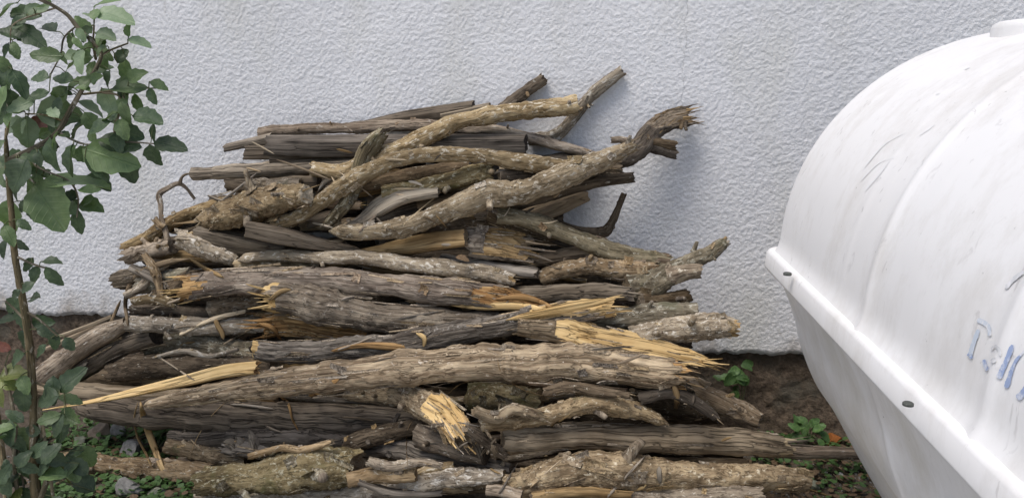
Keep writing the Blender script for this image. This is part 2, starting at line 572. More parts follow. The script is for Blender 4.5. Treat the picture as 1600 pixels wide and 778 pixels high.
# lower lip of the plaster, turned back to the footing
lip0 = V.reshape(len(wx), len(wz), 3)[:, 0]
nb = len(V)
lip = lip0.copy()
lip[:, 1] = 0.02
lip[:, 2] += 0.004
V = np.vstack([V, lip])
i = np.arange(len(wx) - 1)
LF = np.stack([i * len(wz), nb + i, nb + i + 1, (i + 1) * len(wz)], -1)
link('plaster', mesh_np('plaster', V, [F, LF], M['stucco']), house)


def boxes_mesh(name, boxes, mat):
    V, F = [], []
    for (x0, x1, y0, y1, z0, z1) in boxes:
        b = len(V)
        V += [(x, y, z) for x in (x0, x1) for y in (y0, y1) for z in (z0, z1)]
        F += [[b + k for k in f] for f in ((0, 1, 3, 2), (4, 6, 7, 5), (0, 4, 5, 1), (2, 3, 7, 6), (0, 2, 6, 4), (1, 5, 7, 3))]
    return mesh_np(name, V, np.array(F), mat, smooth=False)


link('wall_core', boxes_mesh('wall_core', [(-9, 9, 0.024, 0.25, -0.2, 2.9)], M['stucco']), house)
link('plaster', boxes_mesh('plaster_side', [(-9, -2.098, -0.03, 0.02, PL_Z, 2.9), (1.898, 9, -0.03, 0.02, PL_Z, 2.9), (-2.1, 1.9, -0.031, 0.02, 1.77, 2.9)], M['stucco']), house)
px_ = np.arange(-2.7, 2.5001, 0.01)
pz_ = np.arange(-0.05, 0.34, 0.01)
PX, PZ = np.meshgrid(px_, pz_, indexing='ij')
ph = 0.014 * fbm(PX * 9, PZ * 9, 0, 3, 51) + 0.008 * fbm(PX * 40, PZ * 40, 0, 2, 53) + 0.02 * np.clip(1 - PZ / 0.15, 0, 1) ** 2
V = np.stack([PX, 0.0 - ph, PZ], -1).reshape(-1, 3)
link('footing', mesh_np('footing', V, grid_faces(len(px_), len(pz_)), M['plinth']), house)

# ------------------------------------------------------------------ water tank
TD = 1.9 - CAM_D                               # depth plane of the far flange corner
VPX = 915.0
ax = np.array([(VPX - 800) / FPX / CP, 1.0, 0.0])
ax = ax / np.linalg.norm(ax)                   # along the tank, towards the wall
sd = np.array([ax[1], -ax[0], 0.0])            # across, to the right
corner = at(1187, 391, TD)
FZ = corner[2]
FL_W = 0.025
HW = 0.53
tank = link('water_tank', None, label='large white two part plastic water tank with bolted rim and ribs', cat='tank')
origin = corner + sd * (FL_W + HW)             # on the axis, level with the far end of the flange
origin = np.array([origin[0], origin[1], 0.0])
tank.location = origin
tank.rotation_euler[2] = math.atan2(sd[1], sd[0])
# local frame: x across (right), y towards the wall, z up, z = 0 on the ground
LEN = 1.55


def tloc(P):
    q = np.asarray(P) - origin
    return np.array([q @ sd, q @ ax, q[2]])


def rib_s(px, py):
    return tloc(at_z(px, py, FZ))[1]


RIBS = [rib_s(1345, 530), rib_s(1548, 705)]
RIBS.append(2 * RIBS[1] - RIBS[0])
TOPH = 0.50
low_px = [(1232, 470), (1240, 510), (1262, 570), (1287, 610), (1328, 690), (1378, 778)]
low = [(0.0, HW)] + [(FZ - tloc(at(a, b, TD - 0.03))[2], -tloc(at(a, b, TD - 0.03))[0]) for a, b in low_px]
zb = FZ
low.append((zb - 0.035, low[-1][1] * 0.72))
low.append((zb - 0.004, low[-1][1] * 0.55))
low = np.array(low)
ys = np.concatenate([np.linspace(0, 0.16, 22), np.linspace(0.16, LEN - 0.16, 150)[1:-1], np.linspace(LEN - 0.16, LEN, 22)])
INS = 0.03


def endscale(y):
    """rounding of the two ends; y is the distance from the far end"""
    e = np.minimum(y, LEN - y)
    k = np.clip(1 - e / 0.07, 0, 1)
    return np.sqrt(np.clip(1 - (k * 0.93) ** 2.6, 0, 1))


def ribh(y):
    h = 0
    for r in RIBS:
        d = (y + INS + r)
        h = h + 0.0035 * np.exp(-(d / 0.010) ** 2) + 0.0022 * np.exp(-(d / 0.03) ** 2)
    for r in (RIBS[0] + 0.135,):
        d = (y + INS + r)
        h = h + 0.001 * np.exp(-(d / 0.012) ** 2)
    return h


th = np.linspace(0, math.pi, 97)
up = []
for y in ys:
    s, rr = float(endscale(y)), float(ribh(y))
    ka = np.clip(np.sin(th) * 4, 0, 1)
    p = 2.15
    c, sn = np.cos(th), np.sin(th)
    rad = (np.abs(c) ** p + np.abs(sn) ** p) ** (-1 / p)
    x = -(HW + rr) * rad * c
    z = (TOPH + rr) * rad * sn * s
    x = x * (0.8 + 0.2 * s)
    fil = 0.02 * np.clip(1 - z / 0.035, 0, 1) ** 2
    up.append(np.stack([x - np.sign(c) * -0 - np.sign(c) * fil * 0.6, np.full_like(x, -INS - y), FZ + 0.012 + z], -1))
V = np.array(up).reshape(-1, 3)
n = len(th)
caps = [list(range(n)), list(range(len(V) - n, len(V)))]
F = grid_faces(len(ys), n)
F3 = []
for cp_, fl_ in ((caps[0], False), (caps[1], True)):
    b = len(V)
    V = np.vstack([V, V[cp_].mean(0)])
    for k in range(n - 1):
        t = (b, cp_[k], cp_[k + 1])
        F3.append(t[::-1] if fl_ else t)
upper = link('upper_shell', mesh_np('upper_shell', V, [F, np.array(F3)], M['tank']), tank)
lo_ = []
tt = np.linspace(0, 1, 60)
dz = catmull(np.column_stack([low, np.zeros(len(low))]), 60)
prof_z, prof_w = dz[:, 0], dz[:, 1]
zmax = prof_z[-1]
for y in ys:
    s, rr = float(endscale(y)), float(ribh(y))
    fac = np.clip(prof_z / 0.05, 0, 1)
    w = (prof_w + rr * 0.9 * fac) * (0.8 + 0.2 * s)
    w = np.maximum(w, 0.01)
    z = FZ - 0.03 - prof_z * (zmax - 0.03) / zmax * (0.3 + 0.7 * s)
    L = np.stack([-w, np.full_like(w, -INS - y), z], -1)
    Rr = np.stack([w, np.full_like(w, -INS - y), z], -1)[::-1]
    lo_.append(np.vstack([L, Rr]))
n = 120
V = np.array(lo_).reshape(-1, 3)
F = grid_faces(len(ys), n)[:, ::-1]
F3 = []
for cp_, fl_ in ((list(range(n)), True), (list(range(len(V) - n, len(V))), False)):
    b = len(V)
    V = np.vstack([V, V[cp_].mean(0)])
    for k in range(n - 1):
        t = (b, cp_[k], cp_[k + 1])
        F3.append(t[::-1] if fl_ else t)
link('lower_shell', mesh_np('lower_shell', V, [F, np.array(F3)], M['tank_low']), tank)


def rounded_rect(hx, y0, y1, r, n=10):
    P = []
    for (cx, cy, a0) in ((hx - r, y1 - r, 0), (-hx + r, y1 - r, 90), (-hx + r, y0 + r, 180), (hx - r, y0 + r, 270)):
        for k in range(n + 1):
            a = R_(a0 + 90 * k / n)
            P.append((cx + r * math.cos(a), cy + r * math.sin(a)))
    return np.array(P)


OUT = rounded_rect(HW + FL_W, -LEN - 2 * INS, 0.0, 0.07)
prof = [(-0.06, -0.030), (0.0, -0.030), (0.0, -0.026), (-0.002, 0.004), (-0.006, 0.010), (-0.012, 0.0125), (-0.03, 0.0135), (-0.05, 0.015), (-0.075, 0.02)]
rows = []
for ins, z in prof:
    Q = rounded_rect(HW + FL_W + ins, -LEN - 2 * INS - ins, ins, 0.07 + ins * 0.3)
    rows.append(np.column_stack([Q, np.full(len(Q), FZ + z + 0.004)]))
V = np.array(rows).reshape(-1, 3)
link('rim', mesh_np('rim', V, grid_faces(len(prof), len(OUT), True), M['tank']), tank)


def lathe(prof, n=20):
    V = np.array([[r * math.cos(2 * math.pi * k / n), r * math.sin(2 * math.pi * k / n), z] for r, z in prof for k in range(n)])
    return V, grid_faces(len(prof), n, True)


bV, bF = lathe([(0.0005, 0.0), (0.0105, 0.0), (0.0105, 0.0055), (0.0085, 0.0075), (0.0005, 0.0078)], 14)
bolt_me = mesh_np('bolt', bV, bF, M['bolt'])
b1, b2 = tloc(at_z(1240, 428, FZ + 0.02)), tloc(at_z(1419, 630, FZ + 0.02))
for k, q in enumerate((b1, b2, b2 + (b2 - b1))):
    o = link('bolt', bolt_me, tank)
    o.location = (q[0] - (0.012 if k == 0 else 0), q[1], FZ + 0.0175)
    o.scale = (0.8, 0.8, 0.7) if k == 0 else (0.62, 0.62, 0.55)
# filler neck on the crown
nV, nF = lathe([(0.20, -0.06), (0.20, 0.015), (0.197, 0.024), (0.19, 0.028), (0.12, 0.030), (0.0005, 0.031)], 48)
o = link('filler_neck', mesh_np('filler_neck', nV, nF, M['tank']), tank)
_p = origin - ax * 0.30
_l = tloc(at(1552, 42, _p[1]))
_t = tloc(at(1585, 31, _p[1]))
o.location = (_l[0] + 0.225, -0.30, _t[2] - 0.028)

# worn painted letters on the upper shell, as thin ribbons on its surface
bpy.context.view_layer.update()
from mathutils.bvhtree import BVHTree
dg = bpy.context.evaluated_depsgraph_get()
bvh = BVHTree.FromObject(upper, dg)
mw = upper.matrix_world
mwi = mw.inverted()


def on_tank(px, py, off=0.0015):
    d = Vector(ray(px, py))
    o_ = mwi @ Vector(CAMV)
    dl = (mwi.to_3x3() @ d).normalized()
    hit, nor, _, _ = bvh.ray_cast(o_, dl)
    if hit is None:
        return None
    if nor.dot(dl) > 0:
        nor = -nor
    return hit + nor * off


def stroke(pts, w0, w1, mat):
    C_ = catmull(np.array([(a, b, 0) for a, b in pts], float), 6 * len(pts))
    T = np.gradient(C_[:, :2], axis=0)
    T /= np.linalg.norm(T, axis=1)[:, None] + 1e-9
    Nn = np.column_stack([-T[:, 1], T[:, 0]])
    V, ok = [], True
    m = len(C_)
    for k in range(m):
        w = w0 + (w1 - w0) * k / (m - 1)
        w *= 0.85 + 0.3 * rnd.random()
        e = min(k, m - 1 - k)
        w *= (0.5, 0.85, 1.0)[min(e, 2)]
        for s in (-1, 0, 1):
            p = on_tank(C_[k, 0] + Nn[k, 0] * w * s / 2, C_[k, 1] + Nn[k, 1] * w * s / 2)
            if p is None:
                return
            V.append(tuple(p))
    link('painted_letter', mesh_np('painted_letter', V, grid_faces(m, 3), mat), tank)


stroke([(1517, 557), (1523, 537), (1531, 515)], 8, 7, M['ink_faint'])
stroke([(1515, 552), (1518, 556), (1521, 560)], 7, 5, M['ink_blue'])
stroke([(1529, 500), (1537, 503), (1546, 510), (1549, 525)], 8, 6, M['ink_faint'])
stroke([(1539, 562), (1542, 572), (1545, 579)], 6, 6, M['ink_blue'])
stroke([(1551, 546), (1557, 541), (1563, 546), (1565, 556)], 5, 4, M['ink_grey'])
stroke([(1553, 560), (1556, 566)], 9, 7, M['ink_grey'])
stroke([(1584, 539), (1577, 558), (1568, 578), (1562, 591)], 7, 11, M['ink_blue'])
stroke([(1574, 606), (1578, 594), (1583, 578), (1590, 563), (1603, 548)], 9, 3, M['ink_blue'])
stroke([(1592, 623), (1599, 615), (1608, 600)], 11, 7, M['ink_blue'])
stroke([(1573, 451), (1588, 435), (1602, 425)], 6, 6, M['ink_grey'])
for pts in ([(1352, 262), (1385, 225), (1417, 207)], [(1346, 283), (1375, 255), (1400, 246)], [(1352, 300), (1378, 270), (1392, 250)], [(1438, 212), (1452, 203), (1462, 195)], [(1508, 110), (1516, 106)], [(1463, 149), (1469, 146)]):
    stroke(pts, 1.2, 0.7, M['ink_scratch'])

# ------------------------------------------------------------------ the woodpile
DONE = []     # (samples px,py, radius m, y) of pieces already placed, back to front
RING = 2 * math.pi


def base_offset(py):
    return 0.07 + 0.40 * np.clip((py - 150) / 540.0, 0, 1.1)


def place(pts, near=None, squeeze=0.8, push=0.0):
    """depth of a piece: as far back as the pieces behind it allow, straight along its length"""
    P = np.asarray(pts, float)
    n = max(8, int(np.linalg.norm(np.diff(P[:, :2], axis=0), axis=1).sum() / 8))
    S = catmull(P, n)
    t = np.linspace(0, 1, n)
    # first guess
    y = np.array([wall_y((a - 800) / FPX * 2.4) for a in S[:, 0]])
    rm = S[:, 2] * 2.35 / FPX
    if near is None:
        lim = y - base_offset(S[:, 1]) - push
        ydes = lim
    else:
        ydes = y - near - rm * 1.05
    A = np.column_stack([np.ones(n), t])
    sol = np.linalg.lstsq(A, ydes, rcond=None)[0]
    lim = np.minimum(A @ sol, y - rm * 1.02 - 0.035)
    for (Q, qr, qy) in DONE:
        d = np.linalg.norm(S[:, None, :2] - Q[None, :, :2], axis=2) * 2.3 / FPX
        tot = (rm[:, None] + qr[None, :]) * 0.96
        m = d < tot
        if not m.any():
            continue
        sep = np.sqrt(np.clip(tot ** 2 - d ** 2, 0, None)) * squeeze
        c = np.where(m, qy[None, :] - sep, 9)
        lim = np.minimum(lim, c.min(1))
    best = None
    for b in np.linspace(-0.22, 0.22, 45):
        a = (lim - b * t).min()
        val = a + b / 2 - 0.15 * abs(b - sol[1])
        if best is None or val > best[0]:
            best = (val, a, b)
    yy = best[1] + best[2] * t
    # keep off the ground
    for _ in range(8):
        W = np.array([at(S[k, 0], S[k, 1], yy[k]) for k in (0, n // 2, n - 1)])
        bad = W[:, 2] - S[[0, n // 2, n - 1], 2] * 2.2 / FPX
        if bad.min() > -0.006:
            break
        yy = yy - 0.02
    DONE.append((S, rm, yy))
    return best[1], best[2]


def world_curve(pts, ab, step=2.2):
    P = np.asarray(pts, float)
    L = np.linalg.norm(np.diff(P[:, :2], axis=0), axis=1).sum()
    n = max(10, int(L / step))
    S = catmull(P, n)
    Q, rr, yy = DONE[-1]
    t = np.linspace(0, 1, n)
    yv = np.interp(t, np.linspace(0, 1, len(yy)), yy)
    W = np.array([at(S[k, 0], S[k, 1], yv[k]) for k in range(n)])
    return W, S[:, 2] * pdepth(W) / FPX


def frames(W):
    T = np.gradient(W, axis=0)
    T /= np.linalg.norm(T, axis=1)[:, None]
    B = W - CAMV
    B /= np.linalg.norm(B, axis=1)[:, None]
    Nn = np.cross(T, B)
    Nn /= np.linalg.norm(Nn, axis=1)[:, None]
    flip = np.where(Nn[:, 2] + 1e-3 * Nn[:, 0] < 0, -1.0, 1.0)
    Nn = Nn * flip[0]
    Dv = np.cross(Nn, T) if flip[0] > 0 else np.cross(T, Nn)
    # Dv: towards or away from camera
    sgn = np.sign((Dv * -B).sum(1).mean())
    return T, Nn, Dv * sgn


SEED = [100]


def tube(W, rad, relief, seed, nth=36, sect=None, split=None, jag=(0, 0), taper=(0, 0), amp=1.0, wob=0.16, fray=(0, 0)):
    """returns V (n,nth,3), lc attr, split mask (n,nth)"""
    n = len(W)
    T, Nn, Dv = frames(W)
    Ls = np.concatenate([[0], np.cumsum(np.linalg.norm(np.diff(W, axis=0), axis=1))])
    rs = np.random.RandomState(seed)
    if sect is None:
        k = 9.0
        wob = wob * 0.7
        W = W + (Nn * (vnoise(Ls * k, seed * 3.1, 0, seed)[:, None]) + Dv * (vnoise(Ls * k, seed * 5.7, 9, seed)[:, None])) * rad[:, None] * wob
        W = W + (Nn * vnoise(Ls * 26, seed * 2.3, 4, seed)[:, None] + Dv * vnoise(Ls * 26, seed * 1.9, 6, seed)[:, None]) * rad[:, None] * 0.055
        rad = rad * (1 + 0.11 * vnoise(Ls * 14, seed, 3, seed) + 0.06 * vnoise(Ls * 45, seed, 7, seed))
    th = np.linspace(0, RING, nth, endpoint=False)
    c, s = np.cos(th)[None, :], np.sin(th)[None, :]
    r = rad[:, None] * np.ones((1, nth))
    if sect:
        a, b, roll = sect
        cc, ss = np.cos(th - roll)[None, :], np.sin(th - roll)[None, :]
        p = 9.0
        r = r * (np.abs(cc / b) ** p + np.abs(ss / a) ** p) ** (-1 / p)
    else:
        ph = rs.rand(3) * RING
        tw = Ls[:, None] * rs.uniform(-1.5, 1.5)
        r = r * (1 + 0.06 * np.sin(2 * th[None, :] + ph[0] + tw) + 0.04 * np.sin(3 * th[None, :] + ph[1] + tw * 1.4))
    cx, sx_ = c * rad.mean() * 1.0, s * rad.mean()
    cxm, sxm, Lm = cx * np.ones((n, 1)), sx_ * np.ones((n, 1)), Ls[:, None] * np.ones((1, nth))
    u, v, w = cxm * 100, sxm * 100, Lm * 100        # centimetres
    wu = 0.7 * vnoise(u * 0.9, v * 0.9, w * 0.7, seed + 21)
    wv = 0.7 * vnoise(u * 0.9, v * 0.9, w * 0.7, seed + 22)
    if relief in ('bark', 'flaky'):
        u, v, w = u + wu, v + wv, w + wu - wv
    if relief == 'strip':
        a1 = fbm(u * 1.1, v * 1.1, w * 0.14, 3, seed)
        rg = 1 - np.abs(vnoise(u * 1.9, v * 1.9, w * 0.22 + 0.8 * a1, seed + 5)) * 2
        a2 = fbm(u * 3.4, v * 3.4, w * 0.6, 2, seed + 9)
        h = 0.07 * a1 + 0.075 * rg + 0.06 * a2
    elif relief == 'bark':
        a1 = fbm(u * 0.55, v * 0.55, w * 0.3, 3, seed)
        fl = vnoise(u * 1.3, v * 1.3, w * 0.8, seed + 3)
        fl = np.clip(fl * 6, -1, 1)
        a2 = fbm(u * 3, v * 3, w * 1.6, 2, seed + 9)
        h = 0.07 * a1 + 0.035 * fl + 0.045 * a2
    elif relief == 'flaky':
        a1 = fbm(u * 0.5, v * 0.5, w * 0.35, 3, seed)
        fl = np.clip(vnoise(u * 1.1, v * 1.1, w * 0.9, seed + 3) * 8, -1, 1) + 0.6 * np.clip(vnoise(u * 2.3, v * 2.3, w * 1.9, seed + 4) * 8, -1, 1)
        a2 = fbm(u * 3.6, v * 3.6, w * 2.4, 2, seed + 9)
        h = 0.09 * a1 + 0.04 * fl + 0.06 * a2
    elif relief == 'weather':
        a1 = fbm(u * 0.6, v * 0.6, w * 0.06, 2, seed)
        cr = np.abs(vnoise(u * 0.9, v * 0.9, w * 0.05, seed + 5))
        ck = -np.clip(1 - cr / 0.09, 0, 1)
        a2 = fbm(u * 2.8, v * 2.8, w * 0.14, 2, seed + 9)
        h = 0.05 * a1 + 0.11 * ck + 0.035 * a2
    else:
        h = 0.035 * fbm(u * 0.6, v * 0.6, w * 0.35, 3, seed) + 0.02 * fbm(u * 3, v * 3, w * 1.2, 2, seed + 9)
    r = r * (1 + amp * h * (0.6 if sect else 1.0))
    # knots
    if sect is None and relief != 'weather':
        for _ in range(rs.randint(1, 4)):
            k0, t0 = rs.uniform(0.1, 0.9) * Ls[-1], rs.uniform(0.1, math.pi * 0.9)
            dth = (th[None, :] - t0 + math.pi) % RING - math.pi
            q = ((Ls[:, None] - k0) / (rad.mean() * 0.7)) ** 2 + (dth / 0.55) ** 2
            r = r * (1 + 0.19 * np.exp(-q * 1.5) - 0.16 * np.exp(-q * 9))
    cu, su = r * c, r * s                      # along Nn, along Dv
    mask = np.zeros((n, nth), bool)
    if split:
        ang, c0, c1, t0, t1 = split            # face direction, height of the cut (in radii) at t0 and t1
        tt = np.linspace(0, 1, n)
        f = np.clip((tt - t0) / (t1 - t0 + 1e-9), 0, 1)
        inside = (tt >= t0) if t0 < t1 else (tt <= t0)
        cut = (c0 + (c1 - c0) * f) * rad
        cut = np.where(inside, cut, 9)
        comp = cu * math.cos(ang) + su * math.sin(ang)
        tr_ = -cu * math.sin(ang) + su * math.cos(ang)
        rough = 0.10 * rad.mean() * fbm(tr_ * 260, w * 0.12, 0, 3, seed + 60)
        over = comp > cut[:, None] + rough
        lim = cut[:, None] + rough
        dlt = np.where(over, comp - lim, 0)
        cu = cu - dlt * math.cos(ang)
        su = su - dlt * math.sin(ang)
        mask = over
    for j in (0, 1):
        if fray[j]:
            dist = (Ls if j == 0 else Ls[-1] - Ls)[:, None] / rad[0 if j == 0 else -1]
            lim_ = fray[j] * np.clip(0.55 + 0.75 * vnoise(np.cos(th) * 1.7, np.sin(th) * 1.7, j, seed + 91) + 0.35 * vnoise(np.cos(th) * 8, np.sin(th) * 8, j, seed + 92), 0, 2)[None, :]
            m_ = dist < lim_
            f_ = 0.88 + 0.09 * vnoise(np.cos(th) * 9, np.sin(th) * 9, j, seed + 93)[None, :]
            cu, su = np.where(m_, cu * f_, cu), np.where(m_, su * f_, su)
            mask = mask | m_
    # ends
    e0, e1 = taper
    tt = np.linspace(0, 1, n)
    k = np.ones(n)
    if e0:
        k *= np.clip(tt / e0, 0.04, 1) ** 0.6
    if e1:
        k *= np.clip((1 - tt) / e1, 0.04, 1) ** 0.6
    cu, su = cu * k[:, None], su * k[:, None]
    V = W[:, None, :] + Nn[:, None, :] * cu[..., None] + Dv[:, None, :] * su[..., None]
    # ragged ends: push the last rings along the axis, unevenly round the section
    for j, (idx, sg) in enumerate(((0, -1), (n - 1, 1))):
        if jag[j]:
            jn = vnoise(np.cos(th) * 2.6, np.sin(th) * 2.6, seed + j, seed + 77) + 0.8 * vnoise(np.cos(th) * 7, np.sin(th) * 7, seed + j, seed + 78)
            m = min(n // 3, max(3, int(3 * jag[j] * rad[idx] / max(Ls[-1] / n, 1e-5))))
            for q in range(m):
                ii = idx - sg * q
                V[ii] += T[idx] * sg * (jn[:, None] * jag[j] * rad[idx]) * (1 - q / m) ** 1.5
    lc = np.stack([cu + (seed % 97) * 0.37, su + (seed % 89) * 0.41, Lm + (seed % 61) * 0.53], -1)
    return V, lc, mask, (T, Nn, Dv, Ls, rad)


def cap_mesh(ring, axis_out, mat, seed, rad, depth):
    """rough end face inside a ring of points"""
    n = len(ring)
    c = ring.mean(0)
    rows, lcs = [], []
    for k, f in enumerate((0.985, 0.8, 0.55, 0.3, 0.06)):
        p = c + (ring - c) * f
        nz = vnoise(p[:, 0] * 130, p[:, 1] * 130, p[:, 2] * 130, seed) * 0.16 * rad * (f < 0.95)
        flat = 1 - f
        along = ((ring - c) @ axis_out) * -(flat ** 0.7) * 0.8
        p = p + axis_out * (along + nz - depth * rad * min(1, flat * 3))[:, None]
        rows.append(p)
        a = np.linspace(0, RING, n, endpoint=False)
        lcs.append(np.column_stack([np.cos(a) * f * rad, np.sin(a) * f * rad, np.full(n, seed * 0.1)]))
    V = np.array(rows).reshape(-1, 3)
    F = grid_faces(len(rows), n, True)
    return mesh_np('cut_face', V, F, mat, attr={'lc': np.array(lcs).reshape(-1, 3)})


def splinter_mesh(p, d, up_, L, w, mat, seed):
    """pointed sliver from p along d"""
    rs = np.random.RandomState(seed)
    d = d / np.linalg.norm(d)
    s = np.cross(d, up_)
    s /= np.linalg.norm(s) + 1e-9
    u = np.cross(s, d)
    st = [(0, 1, 0.5), (0.35, rs.uniform(0.7, 1), 0.45), (0.7, rs.uniform(0.35, 0.7), 0.3), (1.0, rs.uniform(0.02, 0.3), 0.1)]
    V, lc = [], []
    bend = u * rs.uniform(-0.12, 0.12) * L + s * rs.uniform(-0.12, 0.12) * L
    for t, a, b in st:
        c = p + d * L * t + bend * t * t
        for (i_, j_) in ((-1, -1), (1, -1), (1, 1), (-1, 1)):
            V.append(c + s * i_ * a * w / 2 + u * j_ * b * w / 2)
            lc.append((i_ * w / 2 + seed % 13, j_ * w / 2, t * L + seed % 7))
    F = grid_faces(4, 4, True)
    F = np.vstack([F, [[3, 2, 1, 0]], [[12, 13, 14, 15]]])
    return mesh_np('splinter', V, F, mat, smooth=False, attr={'lc': lc})


def flake_mesh(p, t, nrm, L, w, mat, seed):
    """a curled scale of bark with some thickness"""
    rs = np.random.RandomState(seed)
    s = np.cross(nrm, t)
    V, lc = [], []
    curl, lift = rs.uniform(0.1, 0.6), rs.uniform(0.1, 0.7)
    for lay in (0, 1):
        for a in np.linspace(-1, 1, 4):
            for b in np.linspace(-1, 1, 4):
                jx = rs.uniform(-0.2, 0.2) if abs(a) == 1 else 0
                h_ = lift * w * max(0, b) ** 1.5 * 0.8 + curl * w * 0.25 * a * a + 0.0012 * lay
                V.append(p + t * (a + jx) * L / 2 + s * (b + rs.uniform(-0.12, 0.12)) * w / 2 + nrm * (h_ - 0.001))
                lc.append((a * L / 2 + seed % 11, b * w / 2, seed % 7))
    F = np.vstack([grid_faces(4, 4), grid_faces(4, 4)[:, ::-1] + 16])
    rim = [0, 1, 2, 3, 7, 11, 15, 14, 13, 12, 8, 4]
    F = np.vstack([F, [[rim[k], rim[k - 1], rim[k - 1] + 16, rim[k] + 16] for k in range(12)]])
    return mesh_np('bark_flake', V, F, mat, smooth=False, attr={'lc': lc})


